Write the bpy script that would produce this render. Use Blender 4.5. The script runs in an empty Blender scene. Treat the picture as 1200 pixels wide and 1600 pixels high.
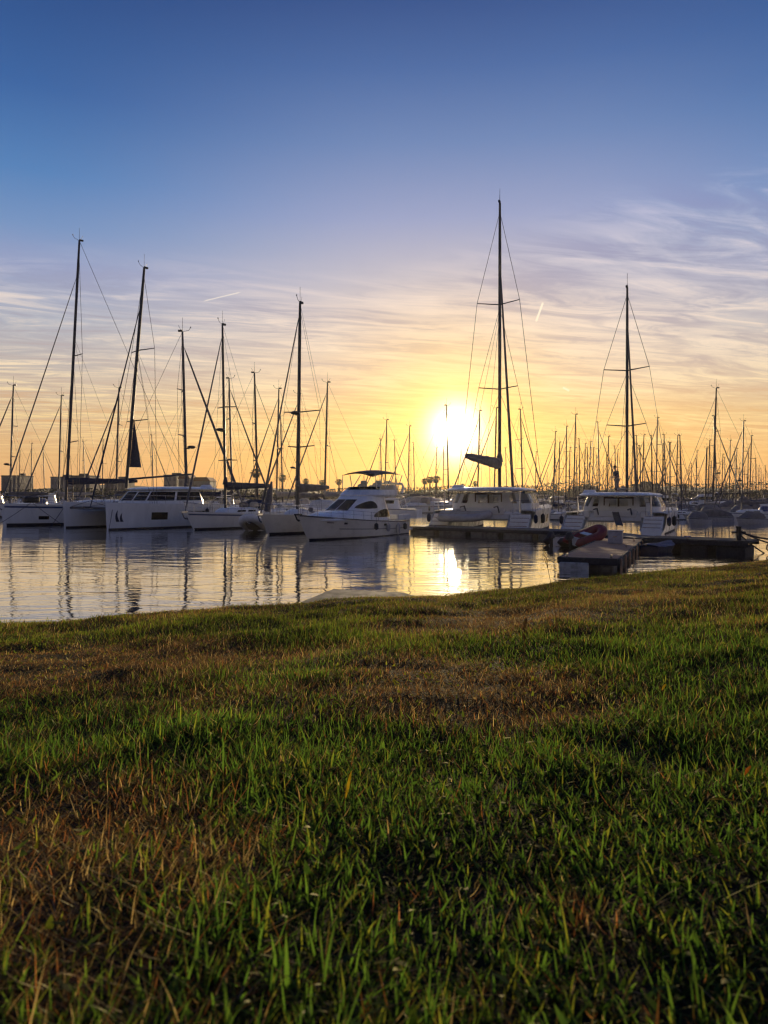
import bpy, math, random
import numpy as np
from mathutils import Vector, Matrix
R = math.radians
random.seed(7)
rng = np.random.default_rng(11)
scene = bpy.context.scene
COL = scene.collection

# ------------------------------------------------------------------ camera, exposure
FPX = 1150.0          # focal length in photo pixels (photo 1200 x 1600)
HZ = 772.0            # horizon row
HC = 2.6              # camera height above the water, m
cam_d = bpy.data.cameras.new("camera")
cam = bpy.data.objects.new("camera", cam_d); COL.objects.link(cam)
cam_d.sensor_fit = 'HORIZONTAL'; cam_d.sensor_width = 36.0
cam_d.lens = 36.0 * FPX / 1200.0
cam_d.shift_y = -(800.0 - HZ) / 1200.0
cam.location = (0, 0, HC); cam.rotation_euler = (R(90), 0, 0)
cam_d.clip_start = 0.05; cam_d.clip_end = 20000
cam_d.dof.use_dof = True; cam_d.dof.focus_distance = 3.6
cam_d.dof.aperture_fstop = cam_d.lens / 1000.0 / 0.0044
scene.camera = cam
scene.view_settings.view_transform = 'Standard'
scene.view_settings.look = 'None'
scene.view_settings.exposure = 0.0
scene.view_settings.gamma = 1.0
try:
    scene.cycles.use_denoising = True
    scene.cycles.filter_width = 1.1
    scene.cycles.max_bounces = 6; scene.cycles.transparent_max_bounces = 12
    scene.cycles.sample_clamp_indirect = 6.0
    scene.cycles.volume_step_rate = 4.0
except Exception:
    pass

SUN_EL = math.atan2(HZ - 674, math.hypot(1150, 113)); SUN_AZ = math.atan2(713 - 600, FPX)
SUN_DIR = Vector((math.sin(SUN_AZ) * math.cos(SUN_EL), math.cos(SUN_AZ) * math.cos(SUN_EL), math.sin(SUN_EL)))
sun_d = bpy.data.lights.new("sun", 'SUN'); sun = bpy.data.objects.new("sun", sun_d); COL.objects.link(sun)
sun_d.energy = 5.0; sun_d.angle = R(0.5); sun_d.color = (1.0, 0.76, 0.44)
sun.rotation_euler = SUN_DIR.to_track_quat('Z', 'Y').to_euler()
sun.location = (0, 0, 60)

def lin(r, g, b):
    f = lambda c: (c / 255.0 / 12.92) if c <= 10.3 else ((c / 255.0 + 0.055) / 1.055) ** 2.4
    return (f(r), f(g), f(b), 1.0)

class NT:
    """small helper to write node graphs as expressions"""
    def __init__(s, tree): s.t = tree; s.n = tree.nodes; s.l = tree.links
    def put(s, sock, v):
        if hasattr(v, 'is_output'): s.l.new(v, sock)
        elif isinstance(v, (tuple, list, Vector)):
            v = tuple(v)
            k = len(sock.default_value)
            sock.default_value = v[:k] if len(v) >= k else v + (1.0,) * (k - len(v))
        else: sock.default_value = v
    def m(s, op, *a, clamp=False):
        n = s.n.new('ShaderNodeMath'); n.operation = op; n.use_clamp = clamp
        for i, v in enumerate(a): s.put(n.inputs[i], v)
        return n.outputs[0]
    def v(s, op, *a):
        n = s.n.new('ShaderNodeVectorMath'); n.operation = op
        for i, v in enumerate(a):
            if op == 'SCALE' and i == 1: s.put(n.inputs[3], v)
            else: s.put(n.inputs[i], v)
        return n.outputs[1] if op in ('DOT_PRODUCT', 'LENGTH') else n.outputs[0]
    def xyz(s, v):
        n = s.n.new('ShaderNodeSeparateXYZ'); s.put(n.inputs[0], v); return n.outputs
    def comb(s, x, y, z):
        n = s.n.new('ShaderNodeCombineXYZ')
        for i, q in enumerate((x, y, z)): s.put(n.inputs[i], q)
        return n.outputs[0]
    def noise(s, vec, scale, detail=4.0, rough=0.5, dist=0.0, color=False):
        n = s.n.new('ShaderNodeTexNoise'); s.put(n.inputs['Vector'], vec)
        n.inputs['Scale'].default_value = scale; n.inputs['Detail'].default_value = detail
        n.inputs['Roughness'].default_value = rough; n.inputs['Distortion'].default_value = dist
        return n.outputs['Color' if color else 'Fac']
    def rng(s, v, a, b, c=0.0, d=1.0, kind='SMOOTHSTEP'):
        n = s.n.new('ShaderNodeMapRange'); n.interpolation_type = kind
        for k, q in zip(('Value', 'From Min', 'From Max', 'To Min', 'To Max'), (v, a, b, c, d)): s.put(n.inputs[k], q)
        return n.outputs[0]
    def mix(s, f, a, b, mode='MIX'):
        n = s.n.new('ShaderNodeMix'); n.data_type = 'RGBA'; n.blend_type = mode
        s.put(n.inputs[0], f); s.put(n.inputs[6], a); s.put(n.inputs[7], b)
        return n.outputs[2]
    def ramp(s, f, stops, kind='LINEAR'):
        n = s.n.new('ShaderNodeValToRGB'); s.put(n.inputs[0], f); n.color_ramp.interpolation = kind
        e = n.color_ramp.elements
        while len(e) < len(stops): e.new(0.5)
        for i, (p, c) in enumerate(stops): e[i].position = p; e[i].color = c
        return n.outputs[0]

# ------------------------------------------------------------------ sky
def make_world():
    w = bpy.data.worlds.new("World"); scene.world = w; w.use_nodes = True
    t = w.node_tree; t.nodes.clear(); N = NT(t)
    tc = t.nodes.new('ShaderNodeTexCoord'); d = N.v('NORMALIZE', tc.outputs['Generated'])
    X, Y, Z = N.xyz(d)
    el = N.m('MAXIMUM', Z, 0.0)
    sky = t.nodes.new('ShaderNodeTexSky'); sky.sky_type = 'NISHITA'; sky.sun_disc = False
    sky.sun_elevation = SUN_EL; sky.sun_rotation = SUN_AZ; sky.dust_density = 2.0; sky.air_density = 1.2
    az = N.m('ARCTAN2', X, Y)                                  # 0 straight ahead, + to the right
    daz = N.m('ABSOLUTE', N.m('SUBTRACT', az, SUN_AZ))
    near = N.ramp(el, [(0.0, lin(238, 164, 84)), (0.045, lin(246, 180, 90)), (0.10, lin(244, 199, 128)), (0.15, lin(234, 206, 172)),
                       (0.21, lin(216, 200, 192)), (0.28, lin(184, 184, 202)), (0.35, lin(146, 160, 202)),
                       (0.43, lin(104, 134, 186)), (0.50, lin(70, 106, 166)), (0.57, lin(42, 76, 138)), (1.0, lin(30, 60, 116))])
    far = N.ramp(el, [(0.0, lin(230, 168, 108)), (0.05, lin(224, 178, 124)), (0.10, lin(208, 180, 152)), (0.15, lin(192, 180, 174)),
                      (0.21, lin(172, 178, 194)), (0.27, lin(150, 162, 200)), (0.315, lin(116, 148, 196)), (0.37, lin(82, 130, 188)),
                      (0.45, lin(54, 100, 164)), (0.55, lin(34, 72, 134)), (1.0, lin(28, 58, 112))])
    back = N.ramp(el, [(0.0, lin(76, 78, 100)), (0.15, lin(80, 86, 116)), (0.35, lin(66, 82, 126)), (1.0, lin(42, 68, 124))])
    f = N.rng(N.m('ADD', daz, N.m('MULTIPLY', N.m('LESS_THAN', az, SUN_AZ), 0.05)), 0.12, 0.62)
    base = N.mix(f, near, far)
    base = N.mix(N.rng(daz, 0.62, 1.5), base, back)
    # cirrus on a high flat layer, seen in perspective
    h = N.m('ADD', el, 0.055)
    P = N.comb(N.m('DIVIDE', X, h), N.m('DIVIDE', Y, h), 0.0)
    Px, Py, _z = N.xyz(P); ra = R(16)
    Pr = N.comb(N.m('ADD', N.m('MULTIPLY', Px, math.cos(ra)), N.m('MULTIPLY', Py, math.sin(ra))), N.m('SUBTRACT', N.m('MULTIPLY', Py, math.cos(ra)), N.m('MULTIPLY', Px, math.sin(ra))), 0.0)
    Q = N.v('MULTIPLY', Pr, (0.62, 1.5, 1.0))
    warp = N.v('SCALE', N.v('SUBTRACT', N.noise(Q, 0.8, 3, color=True), (0.5, 0.5, 0.5)), 0.55)
    Qw = N.v('ADD', Q, warp)
    c1 = N.noise(Qw, 1.9, 12, 0.62, 0.6)
    c2 = N.noise(N.v('ADD', N.v('MULTIPLY', Qw, (1.15, 1.75, 1.0)), (7.3, 2.1, 0)), 2.3, 12, 0.62, 1.1)
    big = N.noise(N.v('ADD', N.v('MULTIPLY', P, (0.30, 0.42, 1.0)), (3.1, 9.2, 0)), 1.0, 4, 0.5)
    wisps = N.m('MULTIPLY', N.rng(c2, 0.40, 0.64), N.rng(N.m('ADD', c1, N.m('MULTIPLY', big, 0.6)), 0.62, 0.92))
    top = N.m('ADD', 0.31, N.m('MULTIPLY', N.rng(az, -0.05, 0.4), 0.085))
    win = N.m('MULTIPLY', N.rng(el, 0.015, 0.10), N.m('SUBTRACT', 1.0, N.rng(el, N.m('SUBTRACT', top, 0.09), top)))
    cloud_col = N.ramp(el, [(0.0, lin(250, 200, 120)), (0.10, lin(254, 222, 158)), (0.17, lin(246, 224, 198)), (0.25, lin(232, 218, 214)), (0.34, lin(208, 205, 226))])
    shade_col = N.ramp(el, [(0.0, lin(224, 150, 84)), (0.10, lin(226, 176, 120)), (0.17, lin(190, 172, 170)), (0.25, lin(156, 156, 182)), (0.34, lin(132, 142, 190))])
    bands = N.m('MULTIPLY', N.rng(N.m('ADD', N.m('MULTIPLY', c1, .5), N.m('MULTIPLY', c2, .5)), 0.52, 0.38), win)
    col = N.mix(N.m('MULTIPLY', bands, 0.75), base, shade_col)
    col = N.mix(N.m('MULTIPLY', N.m('MULTIPLY', wisps, win), 0.95), col, cloud_col)
    # contrails
    def pix(px, py): return Vector((px - 600, FPX, HZ - py)).normalized()
    for (a, b, wd, k) in (((316, 471), (378, 456), 0.0011, 0.55), ((837, 504), (849, 471), 0.0019, 0.9), ((879, 605), (890, 611), 0.0019, 0.7)):
        A, B = pix(*a), pix(*b); n = A.cross(B).normalized(); m = (A + B).normalized(); tg = (B - A).normalized(); hl = (B - A).length / 2
        dn = N.m('ABSOLUTE', N.v('DOT_PRODUCT', d, n)); dt = N.m('ABSOLUTE', N.v('DOT_PRODUCT', d, tg))
        dt = N.m('ABSOLUTE', N.m('SUBTRACT', N.v('DOT_PRODUCT', d, tg), m.dot(tg)))
        mk = N.m('MULTIPLY', N.rng(dn, wd, wd * 0.3), N.rng(dt, hl, hl * 0.75))
        mk = N.m('MULTIPLY', mk, N.m('MULTIPLY', N.m('GREATER_THAN', N.v('DOT_PRODUCT', d, m), 0.5), k))
        col = N.mix(mk, col, lin(255, 244, 226))
    # glow of the low sun in the haze
    dot = N.m('MINIMUM', N.v('DOT_PRODUCT', d, tuple(SUN_DIR)), 1.0)
    ang = N.m('ARCCOSINE', dot)
    def gauss(sig, p=2.0): return N.m('POWER', 2.718, N.m('MULTIPLY', N.m('POWER', N.m('DIVIDE', ang, R(sig)), p), -1.0))
    def add(c, g, rgb): return N.mix(1.0, c, N.v('SCALE', rgb, g), 'ADD')
    col = N.mix(N.m('MULTIPLY', gauss(7.6), 0.62), col, (1.0, 0.62, 0.13, 1))
    col = add(col, gauss(3.9), (0.55, 0.42, 0.06))
    col = add(col, gauss(2.4, 3.2), (0.75, 0.85, 1.0))
    col = add(col, gauss(0.85, 2.0), (26.0, 21.0, 13.0))
    bg1 = t.nodes.new('ShaderNodeBackground'); N.put(bg1.inputs[0], col); bg1.inputs[1].default_value = 0.93
    bg2 = t.nodes.new('ShaderNodeBackground'); N.put(bg2.inputs[0], sky.outputs[0]); bg2.inputs[1].default_value = 0.008
    ad = t.nodes.new('ShaderNodeAddShader'); N.l.new(bg1.outputs[0], ad.inputs[0]); N.l.new(bg2.outputs[0], ad.inputs[1])
    out = t.nodes.new('ShaderNodeOutputWorld'); N.l.new(ad.outputs[0], out.inputs[0])
    try: w.cycles.sampling_method = 'MANUAL'; w.cycles.sample_map_resolution = 2048
    except Exception: pass
make_world()

# ------------------------------------------------------------------ helpers
def W(px, py):
    """the point of the water surface seen at a photo pixel"""
    D = HC * FPX / (py - HZ); return Vector(((px - 600) * D / FPX, D, 0))
def at(px, D, py=None):
    return Vector(((px - 600) * D / FPX, D, 0 if py is None else HC - (py - HZ) * D / FPX))

def mat(name, c, rough=0.5, metal=0.0, var=0.12, scale=3.0, c2=None, bump=0.0, bscale=40.0, coat=0.0, spec=0.5, stretch=(1, 1, 1)):
    m = bpy.data.materials.new(name); m.use_nodes = True; t = m.node_tree; N = NT(t)
    b = t.nodes['Principled BSDF']
    tc = t.nodes.new('ShaderNodeTexCoord'); v = N.v('MULTIPLY', tc.outputs['Object'], stretch)
    c = tuple(c) + (1.0,)
    c2 = tuple(c2) + (1.0,) if c2 else tuple(q * (1 - 2.2 * var) for q in c[:3]) + (1.0,)
    n = N.noise(v, scale, 6, 0.6)
    col = N.mix(N.rng(n, 0.35, 0.72), c, c2)
    N.put(b.inputs['Base Color'], col)
    N.put(b.inputs['Roughness'], N.rng(N.noise(v, scale * 2.7, 3), 0.3, 0.7, max(0.02, rough * 0.85), min(1, rough * 1.2)))
    b.inputs['Metallic'].default_value = metal
    b.inputs['Specular IOR Level'].default_value = spec
    b.inputs['Coat Weight'].default_value = coat
    if bump:
        bn = t.nodes.new('ShaderNodeBump'); bn.inputs['Strength'].default_value = bump; bn.inputs['Distance'].default_value = 0.02
        N.put(bn.inputs['Height'], N.noise(v, bscale, 4)); N.l.new(bn.outputs[0], b.inputs['Normal'])
    return m

class MB:
    def __init__(s): s.v = []; s.f = []
    def add(s, vs, fs):
        o = len(s.v); s.v += [tuple(p) for p in vs]; s.f += [tuple(i + o for i in f) for f in fs]; return s
    def grid(s, fn, nu, nv, cu=False, flip=False):
        vs = [fn(i / (nu if cu else nu - 1), j / (nv - 1)) for i in range(nu) for j in range(nv)]
        fs = []
        for i in range(nu if cu else nu - 1):
            a, b = i * nv, ((i + 1) % nu) * nv
            for j in range(nv - 1):
                q = (a + j, b + j, b + j + 1, a + j + 1); fs.append(q[::-1] if flip else q)
        return s.add(vs, fs)
    def box(s, c, d, rz=0.0, taper=1.0, bev=0.0):
        x, y, z = d[0] / 2, d[1] / 2, d[2] / 2; cs, sn = math.cos(rz), math.sin(rz)
        k = min(bev, x * .45, y * .45, z * .45)
        def ring(ix, iy, zz, tp):
            pts = []
            for (sx, sy) in ((1, 1), (-1, 1), (-1, -1), (1, -1)):
                if k > 0:
                    pr = [(sx * (ix), sy * (iy - k)), (sx * (ix - k), sy * iy)]
                    if sx * sy < 0: pr.reverse()
                else: pr = [(sx * ix, sy * iy)]
                for (a, b) in pr: pts.append((c[0] + tp * (a * cs - b * sn), c[1] + tp * (a * sn + b * cs), c[2] + zz))
            return pts
        # ring coordinates are relative to centre so taper scales about it
        def ring2(ix, iy, zz, tp):
            return ring(ix * tp, iy * tp, zz, 1.0)
        rs = [ring2(x - k, y - k, -z, 1), ring2(x, y, -z + k, 1), ring2(x, y, z - k, taper), ring2(x - k, y - k, z, taper)] if k > 0 else [ring2(x, y, -z, 1), ring2(x, y, z, taper)]
        n = len(rs[0]); vs = [p for r in rs for p in r]; fs = [tuple(range(n))[::-1], tuple(range((len(rs) - 1) * n, len(rs) * n))]
        for r in range(len(rs) - 1):
            for i in range(n): fs.append((r * n + i, r * n + (i + 1) % n, (r + 1) * n + (i + 1) % n, (r + 1) * n + i))
        return s.add(vs, fs)
    def path(s, pts, rad, n=6, cap=True, flat=1.0):
        pts = [Vector(p) for p in pts]; k = len(pts)
        rad = rad if isinstance(rad, (list, tuple)) else [rad] * k
        vs = []; up = None
        for i, p in enumerate(pts):
            t = (pts[min(i + 1, k - 1)] - pts[max(i - 1, 0)]).normalized()
            if up is None: up = Vector((0, 0, 1)) if abs(t.z) < 0.9 else Vector((0, 1, 0))
            a = t.cross(up); a = a.normalized() if a.length > 1e-6 else t.orthogonal().normalized(); b = a.cross(t).normalized(); up = b
            for j in range(n):
                q = 2 * math.pi * j / n; vs.append(p + a * (rad[i] * math.cos(q)) + b * (rad[i] * flat * math.sin(q)))
        fs = []
        for i in range(k - 1):
            for j in range(n): fs.append((i * n + j, i * n + (j + 1) % n, (i + 1) * n + (j + 1) % n, (i + 1) * n + j))
        if cap: fs += [tuple(range(n))[::-1], tuple(range((k - 1) * n, k * n))]
        return s.add(vs, fs)
    def ball(s, c, r, n=10):
        r = r if isinstance(r, (tuple, list)) else (r, r, r)
        def fn(u, v):
            a, b = 2 * math.pi * u, math.pi * (v - .5); return (c[0] + r[0] * math.cos(a) * math.cos(b), c[1] + r[1] * math.sin(a) * math.cos(b), c[2] + r[2] * math.sin(b))
        return s.grid(fn, n, n // 2 + 2, cu=True)
    def prism(s, poly, axis, a, b):
        """a flat outline (pairs) pushed from a to b along axis"""
        def p(u, v, w): return {0: (w, u, v), 1: (u, w, v), 2: (u, v, w)}[axis]
        n = len(poly); vs = [p(u, v, a) for u, v in poly] + [p(u, v, b) for u, v in poly]
        fs = [tuple(range(n))[::-1], tuple(range(n, 2 * n))] + [(i, (i + 1) % n, n + (i + 1) % n, n + i) for i in range(n)]
        return s.add(vs, fs)
    def build(s, name, m, parent=None, smooth=35, label=None, kind=None):
        me = bpy.data.meshes.new(name); me.from_pydata(s.v, [], s.f); me.materials.append(m)
        if smooth:
            me.polygons.foreach_set('use_smooth', [True] * len(me.polygons)); me.set_sharp_from_angle(angle=R(smooth))
        me.update()
        o = bpy.data.objects.new(name, me); COL.objects.link(o); o.parent = parent
        if label: o['label'] = label
        if kind: o['kind'] = kind
        return o
def thing(name, label, cat, loc=(0, 0, 0), rz=0.0, group=None):
    o = bpy.data.objects.new(name, None); COL.objects.link(o); o.location = loc; o.rotation_euler = (0, 0, rz); o.empty_display_size = 0.3
    o['label'] = label; o['category'] = cat
    if group: o['group'] = group
    return o
def tag(o, label, cat, group=None):
    o['label'] = label; o['category'] = cat
    if group: o['group'] = group
    return o
def copy_tree(o, parent=None):
    c = o.copy(); COL.objects.link(c); c.parent = parent
    for ch in list(o.children): copy_tree(ch, c)
    return c
def lerp(a, b, t): return a + (b - a) * t
def sm(a, b, x):
    t = min(1, max(0, (x - a) / (b - a))); return t * t * (3 - 2 * t)

M = {}
M['gel'] = mat('white_gelcoat', (0.76, 0.76, 0.74), 0.28, var=0.06, scale=0.7, stretch=(1, 1, .3))
M['gel2'] = mat('cream_gelcoat', (0.70, 0.67, 0.60), 0.3, var=0.07, scale=0.8)
M['deck'] = mat('deck_paint', (0.62, 0.61, 0.58), 0.6, var=0.1, scale=3)
M['teak'] = mat('teak', (0.24, 0.15, 0.08), 0.6, var=0.2, scale=6, stretch=(0.3, 6, 1))
M['navy'] = mat('navy_canvas', (0.018, 0.026, 0.06), 0.8, var=0.15, scale=4, bump=0.2, bscale=12)
M['blue'] = mat('blue_stripe', (0.02, 0.05, 0.17), 0.35)
M['black'] = mat('black_trim', (0.012, 0.013, 0.016), 0.5)
M['boot'] = mat('antifouling', (0.02, 0.022, 0.035), 0.7, var=0.2, scale=5)
M['win'] = mat('dark_glass', (0.008, 0.009, 0.012), 0.1, var=0.05, spec=0.06)
M['alu'] = mat('anodised_mast', (0.08, 0.08, 0.085), 0.5, metal=0.1, var=0.08, scale=2)
M['alud'] = mat('dark_mast', (0.03, 0.032, 0.04), 0.5, metal=0.0, var=0.08, scale=2)
M['wire'] = mat('rigging_wire', (0.10, 0.09, 0.085), 0.5, metal=0.3, var=0.05)
M['chrome'] = mat('stainless', (0.6, 0.6, 0.62), 0.16, metal=1.0, var=0.05)
M['grey'] = mat('grey_canvas', (0.15, 0.135, 0.13), 0.85, var=0.18, scale=3, bump=0.4, bscale=7)
M['tan'] = mat('beige_canvas', (0.42, 0.37, 0.30), 0.85, var=0.12, scale=2.5, bump=0.3, bscale=6)
M['white'] = mat('white_canvas', (0.7, 0.68, 0.64), 0.8, var=0.1, scale=4, bump=0.2)
M['sail'] = mat('furled_sail', (0.11, 0.11, 0.13), 0.8, var=0.2, scale=9)
M['brown'] = mat('brown_joinery', (0.10, 0.055, 0.03), 0.5, var=0.15, scale=8)
M['red'] = mat('red_hypalon', (0.20, 0.02, 0.022), 0.6, var=0.2, scale=5)
M['rubber'] = mat('black_rubber', (0.016, 0.016, 0.018), 0.7)
M['hyp'] = mat('grey_hypalon', (0.36, 0.36, 0.38), 0.6, var=0.12)
M['tarp'] = mat('blue_tarpaulin', (0.03, 0.055, 0.16), 0.6, var=0.35, scale=6, bump=0.6, bscale=10)
M['wood'] = mat('weathered_planks', (0.50, 0.29, 0.17), 0.8, var=0.2, scale=5, c2=(0.24, 0.145, 0.09), stretch=(6, 0.5, 1), bump=0.5, bscale=9)
M['pierdk'] = mat('pontoon_planks', (0.15, 0.125, 0.105), 0.85, var=0.2, scale=5, c2=(0.07, 0.06, 0.055), bump=0.4, bscale=8)
M['float'] = mat('concrete_float', (0.18, 0.18, 0.17), 0.9, var=0.2, scale=4, c2=(0.06, 0.065, 0.06), bump=0.5, bscale=14)
M['darkfloat'] = mat('dark_rub_rail', (0.025, 0.026, 0.028), 0.8, var=0.2, scale=4)
M['plastic'] = mat('white_plastic', (0.62, 0.62, 0.63), 0.45, var=0.06)
M['conc'] = mat('quay_concrete', (0.13, 0.118, 0.105), 0.9, var=0.12, scale=1.6, c2=(0.06, 0.055, 0.05), bump=0.4, bscale=22)
M['block'] = mat('pale_concrete', (0.42, 0.41, 0.39), 0.9, var=0.15, scale=5, c2=(0.2, 0.2, 0.18), bump=.4)
M['locker'] = mat('weathered_plastic', (0.34, 0.33, 0.36), 0.5, var=0.12, scale=5)
M['bark'] = mat('palm_bark', (0.09, 0.065, 0.045), 0.9, var=0.2, scale=6, bump=0.6)
M['frond'] = mat('palm_leaf', (0.045, 0.07, 0.022), 0.6, var=0.2, scale=1.5)
M['hedge'] = mat('far_foliage', (0.05, 0.06, 0.03), 0.8, var=0.3, scale=0.7)
M['wallp'] = mat('pale_render', (0.30, 0.26, 0.22), 0.85, var=0.1, scale=0.4)
M['wallg'] = mat('grey_render', (0.18, 0.165, 0.16), 0.85, var=0.1, scale=0.4)
M['wallw'] = mat('white_render', (0.28, 0.26, 0.24), 0.85, var=0.1, scale=0.4)
M['roof'] = mat('flat_roof', (0.15, 0.13, 0.12), 0.9)
M['tile'] = mat('roof_tiles', (0.24, 0.11, 0.06), 0.85, var=0.2, scale=3)
M['lamp'] = mat('galvanised', (0.25, 0.25, 0.25), 0.5, metal=0.5)

def glass_mat():
    m = bpy.data.materials.new('tinted_clear_glass'); m.use_nodes = True; t = m.node_tree; t.nodes.clear(); N = NT(t)
    tr = t.nodes.new('ShaderNodeBsdfTransparent'); tr.inputs[0].default_value = (0.72, 0.70, 0.66, 1)
    gl = t.nodes.new('ShaderNodeBsdfGlossy'); gl.inputs['Roughness'].default_value = 0.04
    fr = t.nodes.new('ShaderNodeFresnel'); fr.inputs[0].default_value = 1.5
    mx = t.nodes.new('ShaderNodeMixShader'); N.l.new(fr.outputs[0], mx.inputs[0]); N.l.new(tr.outputs[0], mx.inputs[1]); N.l.new(gl.outputs[0], mx.inputs[2])
    o = t.nodes.new('ShaderNodeOutputMaterial'); N.l.new(mx.outputs[0], o.inputs[0]); return m
M['glass'] = glass_mat()
# ------------------------------------------------------------------ water
def water_mat():
    m = bpy.data.materials.new('harbour_water'); m.use_nodes = True; t = m.node_tree; N = NT(t); b = t.nodes['Principled BSDF']
    b.inputs['Base Color'].default_value = (0.014, 0.024, 0.036, 1)
    b.inputs['Roughness'].default_value = 0.5; b.inputs['Specular IOR Level'].default_value = 0.0
    gl = t.nodes.new('ShaderNodeBsdfGlossy'); gl.inputs['Roughness'].default_value = 0.03; gl.inputs[0].default_value = (0.88, 0.92, 0.98, 1)
    fr = t.nodes.new('ShaderNodeFresnel'); fr.inputs[0].default_value = 1.33; ms = t.nodes.new('ShaderNodeMixShader')
    N.put(ms.inputs[0], N.m('MULTIPLY', fr.outputs[0], 1.8, clamp=True)); N.l.new(b.outputs[0], ms.inputs[1]); N.l.new(gl.outputs[0], ms.inputs[2]); N.l.new(ms.outputs[0], t.nodes['Material Output'].inputs[0])
    tc = t.nodes.new('ShaderNodeTexCoord'); v = tc.outputs['Object']
    w = N.v('SCALE', N.v('SUBTRACT', N.noise(v, 0.18, 2, color=True), (.5, .5, .5)), 1.6); v2 = N.v('ADD', v, w)
    a = N.noise(N.v('MULTIPLY', v2, (0.36, 0.95, 1)), 1.0, 3, 0.5, 0.3)
    c = N.noise(N.v('MULTIPLY', v2, (0.85, 2.1, 1)), 1.3, 3, 0.5, 0.4)
    g = N.noise(N.v('MULTIPLY', v2, (2.6, 5.0, 1)), 1.0, 2, 0.5)
    calm = N.rng(N.noise(N.v('MULTIPLY', v, (0.04, 0.10, 1)), 1.0, 3), 0.35, 0.65, 0.55, 1.1)
    hgt = N.m('MULTIPLY', N.m('ADD', N.m('MULTIPLY', a, 0.62), N.m('ADD', N.m('MULTIPLY', c, 0.22), N.m('MULTIPLY', g, 0.035))), calm)
    bn = t.nodes.new('ShaderNodeBump'); bn.inputs['Strength'].default_value = 1.0; bn.inputs['Distance'].default_value = 0.055
    N.put(bn.inputs['Height'], hgt); N.l.new(bn.outputs[0], b.inputs['Normal']); N.l.new(bn.outputs[0], gl.inputs['Normal']); N.l.new(bn.outputs[0], fr.inputs['Normal']); return m
wm = MB().add([(-3000, -60, 0), (3000, -60, 0), (3000, 5000, 0), (-3000, 5000, 0)], [(0, 1, 2, 3)]).build('water', water_mat(), smooth=0); wm['kind'] = 'structure'

# ------------------------------------------------------------------ lawn ground
TPX = np.array([-260, 0, 120, 240, 330, 480, 560, 700, 780, 870, 960, 1020, 1100, 1200, 1460.])
YE = np.array([972, 964, 960, 954, 945, 941, 933, 928, 921, 904, 899, 891, 886, 876, 860.])
DE = np.array([6.0, 6.3, 6.5, 6.7, 6.9, 7.2, 7.5, 8.0, 8.4, 8.8, 9.2, 9.6, 10.2, 11.0, 12.5])
tt = (TPX - 600) / FPX; ss = (YE - HZ) / FPX - 0.5 / DE
_n = np.random.default_rng(5).random((256, 256))
def vnoise(x, y, sc):
    x = x * sc + 131.7; y = y * sc + 57.3; xi = np.floor(x).astype(int); yi = np.floor(y).astype(int); fx = x - xi; fy = y - yi
    fx = fx * fx * (3 - 2 * fx); fy = fy * fy * (3 - 2 * fy); g = lambda a, b: _n[a % 256, b % 256]
    return (g(xi, yi) * (1 - fx) + g(xi + 1, yi) * fx) * (1 - fy) + (g(xi, yi + 1) * (1 - fx) + g(xi + 1, yi + 1) * fx) * fy
def edge_d(x, y):
    t = np.clip(x / np.maximum(y, 0.3), tt[0], tt[-1]); return np.interp(t, tt, DE), np.interp(t, tt, ss)
def ground_z(x, y):
    x = np.asarray(x, float); y = np.asarray(y, float)
    de, s = edge_d(x, y); s = np.where(y > 0.3, s, 0.07)
    hgt = 0.5 + s * np.maximum(y, -1.0)
    e = np.maximum(0, y - (de - 0.5)); hgt = hgt + np.where(e < 1.0, 0.42 * e * e, 0.42 + 0.84 * (e - 1.0))
    bump = (vnoise(x, y, 1.3) - 0.5) * 0.055 + (vnoise(x, y, 3.4) - 0.5) * 0.04 + (vnoise(x, y, 7.0) - 0.5) * 0.016
    return np.maximum(HC - hgt + bump, -0.8)

def soil_mat():
    m = bpy.data.materials.new('lawn_soil'); m.use_nodes = True; t = m.node_tree; N = NT(t); b = t.nodes['Principled BSDF']
    tc = t.nodes.new('ShaderNodeTexCoord'); v = tc.outputs['Object']
    c = N.mix(N.rng(N.noise(v, 30, 6, .65), .35, .7), (0.012, 0.010, 0.006, 1), (0.034, 0.027, 0.015, 1))
    c = N.mix(N.rng(N.noise(v, 90, 3), .5, .75), c, (0.016, 0.026, 0.008, 1))
    N.put(b.inputs['Base Color'], c); b.inputs['Roughness'].default_value = 1.0; b.inputs['Specular IOR Level'].default_value = 0.1
    bn = t.nodes.new('ShaderNodeBump'); bn.inputs['Distance'].default_value = 0.02; N.put(bn.inputs['Height'], N.noise(v, 60, 5)); N.l.new(bn.outputs[0], b.inputs['Normal'])
    return m
def make_ground():
    xs = np.concatenate([np.arange(-40, -10, 1.0), np.arange(-10, 12, 0.12), np.arange(12, 40.1, 1.0)])
    ys = np.concatenate([np.arange(-40, -1, 1.5), np.arange(-1, 15, 0.12), np.arange(15, 30, 1.0)])
    X, Y = np.meshgrid(xs, ys, indexing='ij'); Z = ground_z(X, Y); nu, nv = X.shape
    v = np.stack([X, Y, Z], -1).reshape(-1, 3); i, j = np.meshgrid(np.arange(nu - 1), np.arange(nv - 1), indexing='ij')
    a = (i * nv + j).ravel(); f = np.stack([a, a + nv, a + nv + 1, a + 1], -1)
    me = bpy.data.meshes.new('ground'); me.from_pydata(v.tolist(), [], f.tolist()); me.materials.append(soil_mat())
    me.polygons.foreach_set('use_smooth', [True] * len(me.polygons))
    o = bpy.data.objects.new('ground', me); COL.objects.link(o); o['kind'] = 'structure'
make_ground()
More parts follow.
